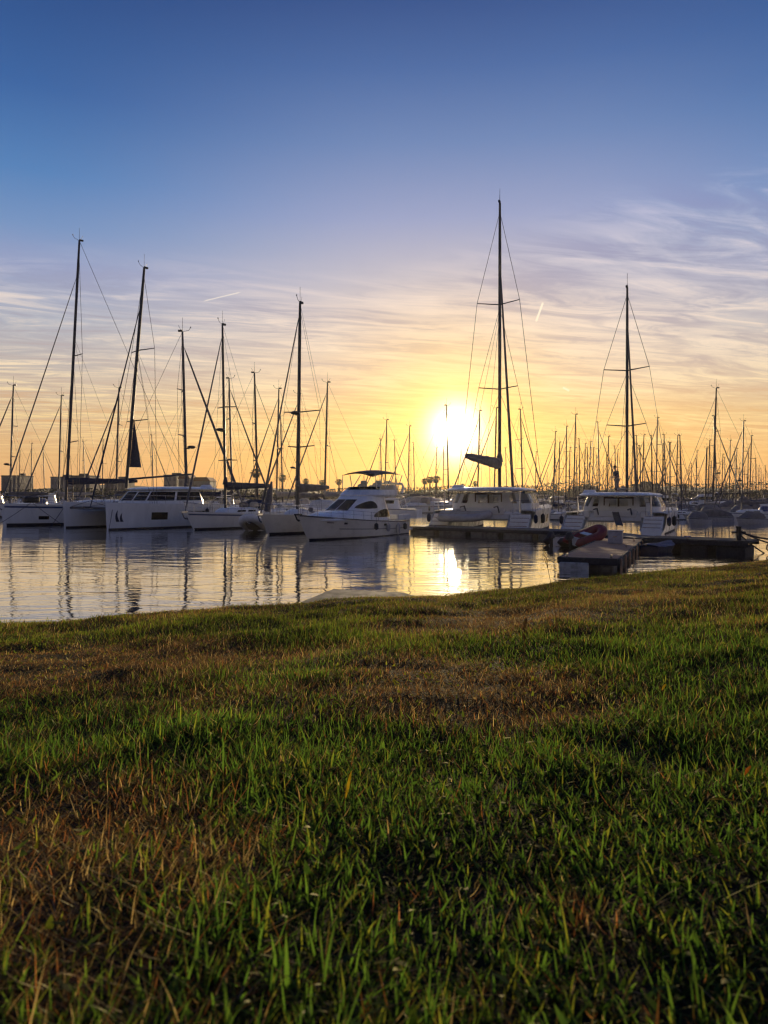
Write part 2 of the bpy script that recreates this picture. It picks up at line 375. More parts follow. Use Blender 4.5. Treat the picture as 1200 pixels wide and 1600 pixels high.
# the corner of a concrete slipway that shows beyond the lawn
qp = [(-1.62, 14.3), (-1.12, 16.3), (0.42, 15.7), (1.6, 12.6), (0.2, 11.6)]
q = MB().prism(qp, 2, -0.9, 0.5).build('concrete_slipway', M['conc'], smooth=0); q['kind'] = 'structure'

# ------------------------------------------------------------------ grass
def px_ground(px, py):
    """ground point seen at a photo pixel (march along the ray)"""
    y = np.linspace(0.4, 14, 4000); x = (px - 600) / FPX * y; z = HC - (py - HZ) / FPX * y
    k = np.argmax(ground_z(x, y) > z); return float(x[k]), float(y[k]), float(ground_z(x[k], y[k]))
DRY = [  # photo px, py, half-width px, half-height px, strength
    (170, 1036, 240, 26, 1.2), (60, 1066, 150, 26, .9), (430, 1030, 160, 16, .7), (740, 1084, 230, 38, 1.25), (650, 1050, 150, 26, .95), (500, 1078, 120, 18, .6),
    (850, 1122, 130, 24, 1.1), (790, 970, 130, 18, 1.0), (640, 985, 80, 14, .5), (940, 1085, 60, 18, .6), (330, 1090, 120, 16, .4),
    (110, 1290, 190, 60, .68), (330, 1350, 130, 40, .5), (60, 1420, 110, 70, .62), (170, 1500, 120, 50, .4), (920, 1440, 70, 60, .7),
    (1090, 1150, 60, 20, .5), (1000, 940, 120, 12, .3), (240, 1190, 150, 14, .3)]
GREEN = [(640, 1190, 300, 55, 1.0), (380, 1165, 250, 40, 1.0), (760, 1320, 220, 90, 1.0), (560, 1480, 260, 90, .8), (420, 980, 130, 22, .7), (1040, 1140, 170, 60, .8),
         (520, 1045, 90, 30, .6), (900, 1010, 90, 25, .5), (1080, 1330, 150, 90, .6), (300, 990, 160, 22, .6)]
def blob(px, py, L):
    r = np.zeros_like(px)
    for (a, b, c, d, s) in L: r = np.maximum(r, s * np.exp(-((px - a) / c) ** 2 - ((py - b) / d) ** 2))
    return r
def patches():
    """dry and lush patches of the lawn as ground areas: (x, y, radius x, radius y, strength)"""
    out = []
    for L in (DRY, GREEN):
        q = []
        for (a, b, c, d, s) in L:
            x, y, z = px_ground(a, b); x2, y2, _ = px_ground(a, b - d); q.append((x, y, c * y / FPX, abs(y2 - y) + 0.03, s))
        out.append(q)
    return out
DRYG, GRNG = patches()
def area(x, y, L):
    r = np.zeros_like(x)
    for (a, b, c, d, s) in L: r = np.maximum(r, s * np.exp(-((x - a) / c) ** 2 - ((y - b) / d) ** 2))
    return r

def make_grass():
    bins = [(0.40, 0.8, 44000, 5), (0.8, 1.3, 44000, 5), (1.3, 2.0, 42000, 4), (2.0, 3.0, 38000, 3), (3.0, 4.5, 25000, 3), (4.5, 6.5, 17000, 2), (6.5, 9.0, 12000, 2), (9.0, 13.2, 8000, 2)]
    V = []; Fc = []; Cc = []; base = 0
    T0, T1 = tt[0] - 0.02, tt[-1] + 0.02
    for (y0, y1, den, seg) in bins:
        n = int(den * 0.5 * (y1 * y1 - y0 * y0) * (T1 - T0) * (1.25 if y0 < 2 else 1.0))
        y = np.sqrt(rng.uniform(y0 * y0, y1 * y1, n)); x = rng.uniform(T0, T1, n) * y
        # the lawn goes on beside the framed fan, a little thinner
        n2 = int(den * 0.34 * (y1 - y0) * 4.4); ye = rng.uniform(y0, y1, n2); sd2 = rng.random(n2) < 0.5; xe = np.where(sd2, T1 * ye + rng.uniform(0, 2.2, n2), T0 * ye - rng.uniform(0, 2.2, n2))
        x = np.concatenate([x, xe]); y = np.concatenate([y, ye]); n = len(x)
        # tufts: pull part of the blades towards tuft centres, and thin out by patch noise
        cell = 0.035; k = rng.random(n) < 0.45
        cx = (np.floor(x / cell) + vnoise(np.floor(x / cell) * 3.1, np.floor(y / cell) * 2.3, 1.7)) * cell; cy = (np.floor(y / cell) + vnoise(np.floor(x / cell) * 1.3, np.floor(y / cell) * 4.7, 1.9)) * cell
        x = np.where(k, x * 0.25 + cx * 0.75, x); y = np.where(k, y * 0.25 + cy * 0.75, y)
        de, _ = edge_d(x, y); keep = (y < de + 0.9) & (y > 0.3)
        thin = vnoise(x, y, 5.5) * 0.6 + vnoise(x, y, 14) * 0.4
        keep &= rng.random(n) < np.clip(0.25 + 1.5 * thin, 0.25, 1.0)
        x, y = x[keep], y[keep]; n = len(x); z = ground_z(x, y) - 0.003 + rng.random(n) * 0.004
        pn = vnoise(x, y, 1.1) * 0.5 + vnoise(x, y, 3.0) * 0.3 + vnoise(x, y, 9.0) * 0.2
        dry = np.clip(1.25 * area(x, y, DRYG) - 0.75 * area(x, y, GRNG) * 0.6 + (pn - 0.5) * 0.9 + 0.36 * np.clip((y - 3.2) / 2.5, 0, 1), 0, 1.1)
        dead = rng.random(n) < np.clip(0.04 + 0.95 * dry, 0, .92)
        thatch = rng.random(n) < np.clip(0.16 + 0.45 * dry, 0, .65); dead |= thatch
        flat = thatch | (dead & (rng.random(n) < 0.35))
        ln = rng.gamma(7, 1 / 7., n) * np.where(dead, 0.034, 0.037) * (0.66 + 0.66 * vnoise(x, y, 2.2)) * (1.0 - 0.30 * np.clip(dry, 0, 1))
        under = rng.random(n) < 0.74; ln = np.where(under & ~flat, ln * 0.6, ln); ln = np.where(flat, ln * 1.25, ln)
        tall = (rng.random(n) < 0.018) & ~flat; ln = np.where(tall, ln * 1.7, ln)
        ln = np.where(~dead, ln * (1 - .35 * np.clip(dry, 0, 1)), ln); ln = np.minimum(ln, 0.10)
        w = rng.uniform(0.0011, 0.0025, n) * np.where(dead, 0.6, 1.0) * (1.0 + np.clip(y - 2.5, 0, 6) * 0.07)
        broad = rng.random(n) < 0.10; w = np.where(broad & ~dead, w * 1.55, w)
        az = rng.uniform(0, 2 * np.pi, n); lean = np.abs(rng.normal(0.45, 0.38, n)); lean = np.where(under, lean + 0.4, lean); lean = np.where(flat, rng.uniform(1.0, 1.45, n), lean)
        bend = np.abs(rng.normal(0.5, 0.6, n)); bend = np.where(flat, rng.normal(0, .4, n), bend)
        hx, hy = np.cos(az), np.sin(az); tw = az + np.pi / 2 + rng.normal(0, .5, n); wx, wy = np.cos(tw), np.sin(tw)
        weed = (rng.random(n) < 0.008) & (y < 4.5); w = np.where(weed, rng.uniform(.0045, .0075, n), w); ln = np.where(weed, rng.uniform(.014, .026, n), ln); lean = np.where(weed, rng.uniform(.7, 1.3, n), lean); dead &= ~weed; z = z + np.where(weed, rng.uniform(.008, .024, n), 0)
        pos_z = z
        # colours
        g = rng.random(n)[:, None]; r2 = rng.random(n)[:, None]
        green = (1 - g) * np.array([0.026, 0.068, 0.015]) + g * np.array([0.062, 0.118, 0.022])
        yel = np.array([0.17, 0.155, 0.026]); green = np.where(r2 < 0.15, green * .4 + yel * .6, green)
        gold = 0.42 * np.clip((y - 2.8) / 3.0, 0, 1)[:, None]; green = green * (1 - gold) + yel * 0.62 * gold
        straw = (1 - g) * np.array([0.20, 0.115, 0.065]) + g * np.array([0.36, 0.26, 0.17]); straw = np.where(r2 < .38, np.array([0.20, 0.075, 0.04]), straw)
        c = np.where(dead[:, None], straw, green * (0.75 + 0.5 * pn[:, None])) * np.where(under, 0.55, 1.5)[:, None]; yl = np.clip(dry, 0, 1)[:, None] * (~dead)[:, None]; c = c * (1 - .45 * yl) + yel * .45 * yl  # shade and sun painted in: under-layer blades darkened, upper blades brightened
        tipc = c * 0.75 + 0.22 * np.array([0.17, 0.15, 0.04]); rootc = c * np.array([.85, .8, .8])  # roots darkened as well, painted shade towards the ground
        pos = np.stack([x, y, z], -1); sl = ln / seg; rows = []; cols = []
        for s in range(seg + 1):
            f = s / seg; ww = w * (1 - f ** 1.8) * (0.75 + 0.6 * f * (1 - f)); off = np.stack([wx * ww, wy * ww, np.zeros(n)], -1)
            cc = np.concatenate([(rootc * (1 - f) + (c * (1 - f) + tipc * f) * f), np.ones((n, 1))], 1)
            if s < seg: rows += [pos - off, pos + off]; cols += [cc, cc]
            else: rows += [pos]; cols += [cc]
            a = lean + bend * (f + .5 / seg); step = np.stack([hx * np.sin(a), hy * np.sin(a), np.cos(a)], -1) * sl[:, None]; pos = pos + step
        m = 2 * seg + 1; V.append(np.stack(rows, 1).reshape(-1, 3)); Cc.append(np.stack(cols, 1).reshape(-1, 4))
        b = (base + np.arange(n) * m)[:, None]; tri = []
        for s in range(seg - 1): tri += [[2 * s, 2 * s + 1, 2 * s + 3], [2 * s, 2 * s + 3, 2 * s + 2]]
        tri += [[2 * seg - 2, 2 * seg - 1, 2 * seg]]
        Fc.append((b[:, :, None] + np.array(tri)[None]).reshape(-1, 3)); base += n * m
    V = np.concatenate(V).astype(np.float32); Fc = np.concatenate(Fc).astype(np.int32); Cc = np.concatenate(Cc).astype(np.float32)
    print('grass tris', len(Fc), 'verts', len(V))
    me = bpy.data.meshes.new('lawn_grass'); me.vertices.add(len(V)); me.vertices.foreach_set('co', V.ravel())
    me.loops.add(len(Fc) * 3); me.loops.foreach_set('vertex_index', Fc.ravel()); me.polygons.add(len(Fc))
    me.polygons.foreach_set('loop_start', np.arange(len(Fc), dtype=np.int32) * 3)
    me.polygons.foreach_set('use_smooth', np.ones(len(Fc), dtype=bool))
    me.update(calc_edges=True)
    at_ = me.attributes.new('blade', 'FLOAT_COLOR', 'POINT'); at_.data.foreach_set('color', Cc.ravel())
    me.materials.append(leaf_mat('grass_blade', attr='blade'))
    o = bpy.data.objects.new('lawn_grass', me); COL.objects.link(o); o['kind'] = 'stuff'
    o['label'] = 'green lawn grass with dry brown patches sloping to the harbour'; o['category'] = 'grass'
def leaf_mat(name, c=None, attr=None, tr=0.6):
    m = bpy.data.materials.new(name); m.use_nodes = True; t = m.node_tree; t.nodes.clear(); N = NT(t)
    if attr:
        a = t.nodes.new('ShaderNodeAttribute'); a.attribute_name = attr; col = a.outputs['Color']
    else:
        tc = t.nodes.new('ShaderNodeTexCoord'); col = N.mix(N.rng(N.noise(tc.outputs['Object'], 60, 4), .35, .7), c + (1.0,), tuple(q * .55 for q in c) + (1.0,))
    d = t.nodes.new('ShaderNodeBsdfDiffuse'); N.put(d.inputs[0], col)
    tl = t.nodes.new('ShaderNodeBsdfTranslucent'); N.put(tl.inputs[0], N.v('MULTIPLY', col, (1.62, 1.72, 0.92)))
    gl = t.nodes.new('ShaderNodeBsdfGlossy'); gl.inputs[0].default_value = (0.75, 0.72, 0.55, 1); gl.inputs['Roughness'].default_value = 0.45
    x = t.nodes.new('ShaderNodeMixShader'); x.inputs[0].default_value = tr; N.l.new(d.outputs[0], x.inputs[1]); N.l.new(tl.outputs[0], x.inputs[2])
    fr = t.nodes.new('ShaderNodeFresnel'); fr.inputs[0].default_value = 1.38
    y = t.nodes.new('ShaderNodeMixShader'); N.put(y.inputs[0], N.m('MULTIPLY', N.m('MINIMUM', fr.outputs[0], 0.22), 0.09)); N.l.new(x.outputs[0], y.inputs[1]); N.l.new(gl.outputs[0], y.inputs[2])
    o = t.nodes.new('ShaderNodeOutputMaterial'); N.l.new(y.outputs[0], o.inputs[0]); return m
make_grass()

# seed stalks and stray leaves
M['stalk'] = leaf_mat('seed_stalk', (0.24, 0.16, 0.08), tr=0.5); M['yleaf'] = leaf_mat('yellow_leaf', (0.42, 0.26, 0.02)); M['oleaf'] = leaf_mat('orange_leaf', (0.40, 0.10, 0.02))
M['gleaf'] = leaf_mat('weed_leaf', (0.06, 0.11, 0.02))
def stalk(label, px, py, dx, h, bend, head_len, r=0.0011):
    x, y, z = px_ground(px, py); t = thing('grass_seed_stalk', label, 'plant', (x, y, z - .01), 0)
    pts = [(dx * (s ** 1.5) + bend * math.sin(s * 3.0), 0.02 * s, h * s) for s in [i / 10 for i in range(11)]]
    MB().path(pts, [r * (1.2 - .7 * i / 10) for i in range(11)], 5).build('stem', M['stalk'], t)
    hd = MB(); p = Vector(pts[-1]); dr = (p - Vector(pts[-2])).normalized()
    for i in range(int(26)):
        f = i / 26; c = p + dr * (f * head_len - head_len * .75); a = random.random() * 6.28; k = math.sin(3.0 * (f * .9 + .1)) * .004 + .0012
        hd.ball((c.x + math.cos(a) * k, c.y + math.sin(a) * k, c.z), (.0014, .0014, .0042), 6)
    hd.build('seed_head', M['stalk'], t)
    for sd in (-1, 1):
        b = Vector(pts[1 + (sd > 0)])
        MB().grid(lambda u, v: (b.x + sd * u * .05, b.y + (v - .5) * .004 * (1 - u), b.z + .05 * u - .03 * u * u), 6, 2).build('leaf', M['gleaf'], t)
stalk('thin dark grass stalk with a seed head reaching over the water', 873, 1035, -0.055, 0.46, 0.006, 0.075, 0.0016)
stalk('blurred brown grass stalk with a drooping seed head on the lawn', 821, 1180, 0.004, 0.33, -0.004, 0.05, 0.0014)
def leaf(label, px, py, L, w, m, lean, az):
    x, y, z = px_ground(px, py); t = MB()
    def fn(u, v):
        k = math.sin(math.pi * (u * .93 + .05)) ** .8 * w; s = u * L
        q = Vector((s * math.cos(lean), (v - .5) * 2 * k, s * math.sin(lean) + .12 * abs(v - .5) * k - .25 * L * u * u * math.cos(lean)))
        return q
    o = t.grid(fn, 9, 5).build('fallen_leaf', m); o.location = (x, y, z + .018); o.rotation_euler = (0, 0, az); tag(o, label, 'leaf', 'stray leaves on the lawn'); return o
leaf('yellow pointed leaf standing up among dark green blades', 540, 1262, .056, .007, M['yleaf'], 1.35, 0.4)
leaf('yellow leaf lying flat among green blades near the orange leaf', 1150, 1268, .05, .006, M['yleaf'], 0.2, 2.9)
leaf('small orange leaf sticking up in the green grass', 1163, 1226, .03, .004, M['oleaf'], 0.8, 0.5)
leaf('tiny yellow leaf tilted on the sparse grass beyond the others', 1034, 1088, .03, .006, M['yleaf'], 1.0, 0.3)

# ------------------------------------------------------------------ far shore
SH = 250.0
def shore_z(x): return 1.1 + 0.5 * math.sin(x * .013 + 1) + .25 * math.sin(x * .05)
sh = MB().grid(lambda u, v: (lerp(-420, 420, u), SH + v * 160 + (0 if v > .02 else -1), -0.5 if v < .02 else shore_z(lerp(-420, 420, u)) + 0.6 * v), 90, 6).build('shore', M['conc']); sh['kind'] = 'structure'
hl = MB().grid(lambda u, v: (lerp(-900, 900, u), 1500 + v * 500, 3 + v * (8 + 13 * max(0, math.sin(u * 7 + .6)) + 5 * math.sin(u * 23))), 120, 5).build('hills', M['hedge']); hl['kind'] = 'structure'
def treeline():
    V = []; F = []
    for i in range(22000):
        x = random.uniform(-150, 165); h = 2.3 + 1.8 * float(vnoise(np.array(x), np.array(3.0), .09)) + 2.2 * float(vnoise(np.array(x), np.array(9.0), .035))
        if x < -55: h *= .75
        if -55 < x < 55: h *= .8
        if x > 62: h *= 1.12
        y = SH + 4 + random.uniform(0, 7); z = shore_z(x) + h * (random.random() ** .8 if i % 2 else random.uniform(-.1, .45)); s = random.uniform(.2, .48) if i % 2 else random.uniform(.4, .85)
        a = Vector((random.gauss(0, 1), random.gauss(0, 1), random.gauss(0, 1))).normalized(); b = a.orthogonal().normalized()
        k = len(V); c = Vector((x, y, z)); V += [c + a * s, c + b * s * .7, c - a * s, c - b * s * .7]; F.append((k, k + 1, k + 2, k + 3))
    o = MB().add(V, F).build('treeline', M['hedge'], smooth=0); o['kind'] = 'stuff'; o['label'] = 'dark low bushes and trees along the far shore'; o['category'] = 'trees'
treeline()
def building(label, px0, px1, ytop, D, m, floors=2, roof='flat', depth=10, nwin=6):
    a, b = at(px0, D), at(px1, D); w = b.x - a.x; z0 = 1.2; h = at(px0, D, ytop).z - z0
    t = thing('building', label, 'building', ((a.x + b.x) / 2, D, z0))
    MB().box((0, depth / 2, h / 2), (w, depth, h)).build('wall', m, t, 0)
    if roof == 'flat':
        r = MB().box((0, depth / 2, h + .15), (w + .3, depth + .3, .3))
        for k in range(2): r.box((random.uniform(-w * .35, w * .35), depth / 2, h + .3 + .4), (random.uniform(1, 2.2), 1.4, .8))
        r.build('roof', M['roof'], t, 0)
    else: MB().prism([(-w / 2 - .3, h), (w / 2 + .3, h), (w * .32, h + 1.5), (-w * .32, h + 1.5)], 1, -.3, depth + .3).build('roof', M['tile'], t, 0)
    for fl in range(floors):
        for i in range(nwin):
            zc = h * (fl + .55) / floors; xc = -w / 2 + w * (i + .5) / nwin
            f = MB().box((xc, -.03, zc), (w / nwin * .5, .10, h / floors * .5)).build('window', M['wallg'], t, 0)
            MB().box((xc, -.09, zc), (w / nwin * .4, .04, h / floors * .42)).build('pane', M['wallg'] if m is not M['wallg'] else M['roof'], f, 0)
building('boxy grey building with flat roof by the leftmost mast', 2, 31, 744, 262, M['wallg'], 2, nwin=3)
building('long low pale blue-grey block with flat roof behind thin masts', 79, 108, 746, 270, M['wallw'], 2, nwin=4)
building('long brownish block with a stepped roofline behind the first tall mast', 109, 140, 744, 276, M['wallg'], 2, nwin=5)
building('low brown building behind the sloping stay of the big catamaran', 163, 196, 749, 270, M['wallg'], 1, nwin=4)
building('pale block with a sunlit face past the dark triangular sail', 256, 276, 743, 266, M['wallp'], 3, nwin=3)
building('small orange-lit house beside the mast with low radar', 279, 296, 748, 262, M['wallp'], 2, 'pitched', nwin=2)
building('low tiled house between the boom cover and the palm', 300, 328, 752, 268, M['wallw'], 1, 'pitched', nwin=3)
building('low flat warehouse behind the person on the catamaran roof', 1003, 1032, 757, 262, M['wallg'], 1, nwin=4)
building('wide low shed beyond the crowded masts right of the sun', 905, 935, 761, 264, M['wallp'], 1, nwin=4)

PROTO = {}
def palm(label, px, ytop, D, crown=1.0):
    z0 = 1.2; top = at(px, D, ytop).z; H = top - z0
    if 'palm' not in PROTO:
        t = thing('palm_tree', label, 'palm tree')
        MB().path([(0.15 * math.sin(s * 2), 0, 6.0 * s) for s in [i / 8 for i in range(9)]], [.26 - .08 * i / 8 for i in range(9)], 8).build('trunk', M['bark'], t)
        c = MB(); top_p = Vector((.13, 0, 6.0))
        for i in range(46):
            az = random.random() * 6.283; e0 = random.uniform(-.7, 1.25); L = random.uniform(1.0, 1.5)
            dr = Vector((math.cos(az) * math.cos(e0), math.sin(az) * math.cos(e0), math.sin(e0))); side = dr.cross(Vector((0, 0, 1))).normalized(); mid = top_p + dr * L * .5
            c.path([top_p, mid], .02, 3)
            for k in range(11):
                an = (k - 5) / 5 * 1.15; dd = (dr * math.cos(an) + side * math.sin(an)); tip = mid + dd * L * .62 - Vector((0, 0, .18 * L * (1 + abs(an)))); p2 = mid + dd * L * .32; nrm = dd.cross(dr.cross(side)).normalized() * .035
                q = len(c.v); c.v += [tuple(mid), tuple(p2 + nrm), tuple(tip), tuple(p2 - nrm)]; c.f.append((q, q + 1, q + 2, q + 3))
        sk = MB()
        for i in range(60):
            az = random.random() * 6.283; a = top_p + Vector((math.cos(az) * .22, math.sin(az) * .22, -.1)); b = a + Vector((math.cos(az) * .35, math.sin(az) * .35, -random.uniform(.5, 1.1)))
            sk.path([a, b], [.03, .06], 3)
        c.build('crown', M['frond'], t, 0); sk.build('dead_fronds', M['bark'], t, 0); PROTO['palm'] = t; o = t
    else: o = copy_tree(PROTO['palm'])
    s = H / 6.9; o.location = (at(px, D).x, D, z0); o.scale = (s * crown, s * crown, s); o.rotation_euler.z = random.random() * 6; o['label'] = label; o['group'] = 'palm trees on the far shore'
for (px, yt, D, cr, lb) in [
    (400, 733, 205, 1.25, 'tallest dark palm tree, right behind a thin mast left of the yachts'),
    (441, 742, 225, 1.15, 'palm tree seen between the forestay and the main mast'),
    (478, 748, 240, 1.0, 'small palm tree tucked behind the lowered jib of the middle mast'),
    (503, 750, 230, 1.2, 'broad palm tree left of the yacht flybridge'),
    (529, 749, 225, 1.2, 'palm tree under the left end of the yacht bimini'),
    (590, 752, 238, 1.1, 'palm tree under the right end of the yacht bimini'),
    (612, 754, 244, 1.0, 'little palm tree just right of the yacht radar arch'),
    (664, 748, 228, 1.1, 'leftmost palm of the trio below the sun'),
    (671, 745, 224, 1.2, 'middle palm of the trio below the sun'),
    (681, 744, 220, 1.2, 'rightmost palm of the trio below the sun'),
    (723, 756, 240, 1.0, 'squat palm over the left edge of the sun side catamaran roof'),
    (743, 752, 238, 1.0, 'palm tree behind the sail cover of the tallest mast'),
    (868, 757, 240, 1.0, 'small slim palm tree right of the tallest catamaran'),
    (1072, 756, 212, 1.7, 'bushy palm between bare masts on the far right quay'),
    (1134, 758, 214, 1.4, 'left palm of the pair under the far right masts'),
    (1146, 758, 218, 1.4, 'right palm of the pair under the far right masts')]:
    palm(lb, px, yt, D, cr)
# ------------------------------------------------------------------ boat building
class Hull:
    def __init__(s, L, B, fs, fb, um=.42, st=.8, p=2.3, rake=1.0, trr=-0.4, flare=.5, wl=.9, depth=.35, y0=0.0, scoop=0.0, fine=.35, fullbow=0.0):
        s.__dict__.update(locals())
    def bs(s, u):
        if u < s.um: k = s.st + (1 - s.st) * math.sin(math.pi / 2 * u / s.um)
        else: k = (1 - ((u - s.um) / (1 - s.um)) ** s.p) * (1 - s.fullbow) + s.fullbow * math.sqrt(max(0, 1 - ((u - s.um) / (1 - s.um)) ** 6))
        return max(.012, s.B / 2 * k)
    def sheer(s, u):
        z = s.fs + (s.fb - s.fs) * u ** 1.7
        if s.scoop: z = .32 + (z - .32) * sm(.0, s.scoop, u)
        return z
    def pt(s, u, v, side, off=0.0):
        b = s.bs(u); zs = s.sheer(u); bw = b * lerp(s.wl, s.fine, max(0, (u - .35) / .65) ** 1.3 * s.flare * 2 if s.flare < .5 else max(0, (u - .35) / .65) ** 1.3)
        if v < .25: z = -s.depth * (1 - v / .25); y = bw * (v / .25) ** .5
        else:
            t = (v - .25) / .75; z = t * zs; y = bw + (b - bw) * t ** .75
        h = z / zs if zs > 0 else 0
        x = u * s.L - s.rake * (1 - max(h, -.3)) * max(0, u) ** 6 + (s.trr * (1 - h) if h > 0 else s.trr) * -1 * (1 - u) ** 8
        return Vector((x, s.y0 + side * (y + off), z))
    def shell(s, nu=40, nv=9):
        m = MB(); us = [(i / (nu - 1)) for i in range(nu)]; us = [1 - (1 - u) ** 1.15 for u in us]
        vs = [0, .08, .17, .25, .36, .5, .65, .82, 1.0]
        ring = [(v, -1) for v in vs[::-1]] + [(v, 1) for v in vs[1:]]
        P = [[s.pt(u, v, sd) for (v, sd) in ring] for u in us]; n = len(ring)
        V = [p for r in P for p in r]; F = [(i * n + j, (i + 1) * n + j, (i + 1) * n + j + 1, i * n + j + 1) for i in range(nu - 1) for j in range(n - 1)]
        F.append(tuple(range(n))[::-1]); return m.add(V, F)
    def strip(s, m, u0, u1, v0, v1, off=.012, sides=(-1, 1), n=24):
        for sd in sides: m.grid(lambda a, b: s.pt(lerp(u0, u1, a), lerp(v0, v1, b), sd, off), n, 3, flip=sd > 0)
        return m
    def deck(s, u0=0, u1=1, drop=.04, camber=.06):
        def fn(a, b):
            u = lerp(u0, u1, a); w = b * 2 - 1; p = s.pt(u, 1, 1); return (p.x, s.y0 + w * s.bs(u) * .985, s.sheer(u) - drop + camber * (1 - w * w))
        return MB().grid(fn, 30, 7)
class Cabin:
    """a superstructure given by rings (z, x0, x1, half width, squareness) from the bottom up"""
    def __init__(s, rings, y0=0): s.r = rings; s.y0 = y0
    def at(s, z):
        r = s.r
        for i in range(len(r) - 1):
            if z <= r[i + 1][0] or i == len(r) - 2:
                t = (z - r[i][0]) / (r[i + 1][0] - r[i][0]); return [lerp(a, b, t) for a, b in zip(r[i], r[i + 1])]
    def pt(s, th, z, off=0.0):
        _, x0, x1, b, n = s.at(z); a = (x1 - x0) / 2; c, sn = math.cos(th), math.sin(th)
        k = (abs(c) ** n + abs(sn) ** n) ** (-1 / n)             # superellipse by direction
        x, y = a * k * c, b * k * sn
        nx, ny = math.copysign(abs(c * k) ** (n - 1) / a, c), math.copysign(abs(sn * k) ** (n - 1) / b, sn); l = math.hypot(nx, ny) or 1
        return Vector(((x0 + x1) / 2 + x + nx / l * off, s.y0 + y + ny / l * off, z))
    def body(s, z0=None, z1=None, cap=True, camber=.06, n=64):
        zs = [r[0] for r in s.r]
        if z0 is not None: zs = [z0] + [z for z in zs if z0 < z < z1] + [z1]
        m = MB(); V = []; 
        for z in zs: V += [s.pt(2 * math.pi * i / n, z) for i in range(n)]
        k = len(zs)
        if cap:
            c = s.at(zs[-1]); ctr = Vector(((c[1] + c[2]) / 2, s.y0, 0))
            for f, g in ((.75, .6), (.4, .9), (.02, 1.0)):
                for i in range(n):
                    p = s.pt(2 * math.pi * i / n, zs[-1]); V.append(Vector((ctr.x + (p.x - ctr.x) * f, ctr.y + (p.y - ctr.y) * f, zs[-1] + camber * g)))
            k += 3
        F = [(r * n + i, r * n + (i + 1) % n, (r + 1) * n + (i + 1) % n, (r + 1) * n + i) for r in range(k - 1) for i in range(n)]
        if cap: F.append(tuple(range((k - 1) * n, k * n)))
        return m.add(V, F)
    def patch(s, m, a0, a1, z0, z1, off=.014, n=18, nz=4, thick=0.0):
        """a window or pillar on the surface between two bearings (degrees, 0 = forward, 90 = port)"""
        f0 = z0 if callable(z0) else (lambda t: z0); f1 = z1 if callable(z1) else (lambda t: z1)
        fn = lambda o: (lambda a, b: s.pt(R(lerp(a0, a1, a)), lerp(f0(a), f1(a), b), o))
        m.grid(fn(off), n, nz)
        if thick:
            m.grid(fn(off - thick), n, nz, flip=True)
            for e in (0, 1): m.grid(lambda a, b: s.pt(R(lerp(a0, a1, e)), lerp(f0(e), f1(e), b), off - thick * a), 2, nz, flip=e == 1)
            for e in (0, 1): m.grid(lambda a, b: s.pt(R(lerp(a0, a1, a)), (f1 if e else f0)(a), off - thick * b), n, 2, flip=e == 1)
        return m
def line(m, a, b, r, sag=0, n=5, k=8):
    a, b = Vector(a), Vector(b)
    if sag: m.path([a.lerp(b, i / k) - Vector((0, 0, sag * 4 * (i / k) * (1 - i / k))) for i in range(k + 1)], r, n)
    else: m.path([a, b], r, n)
    return m

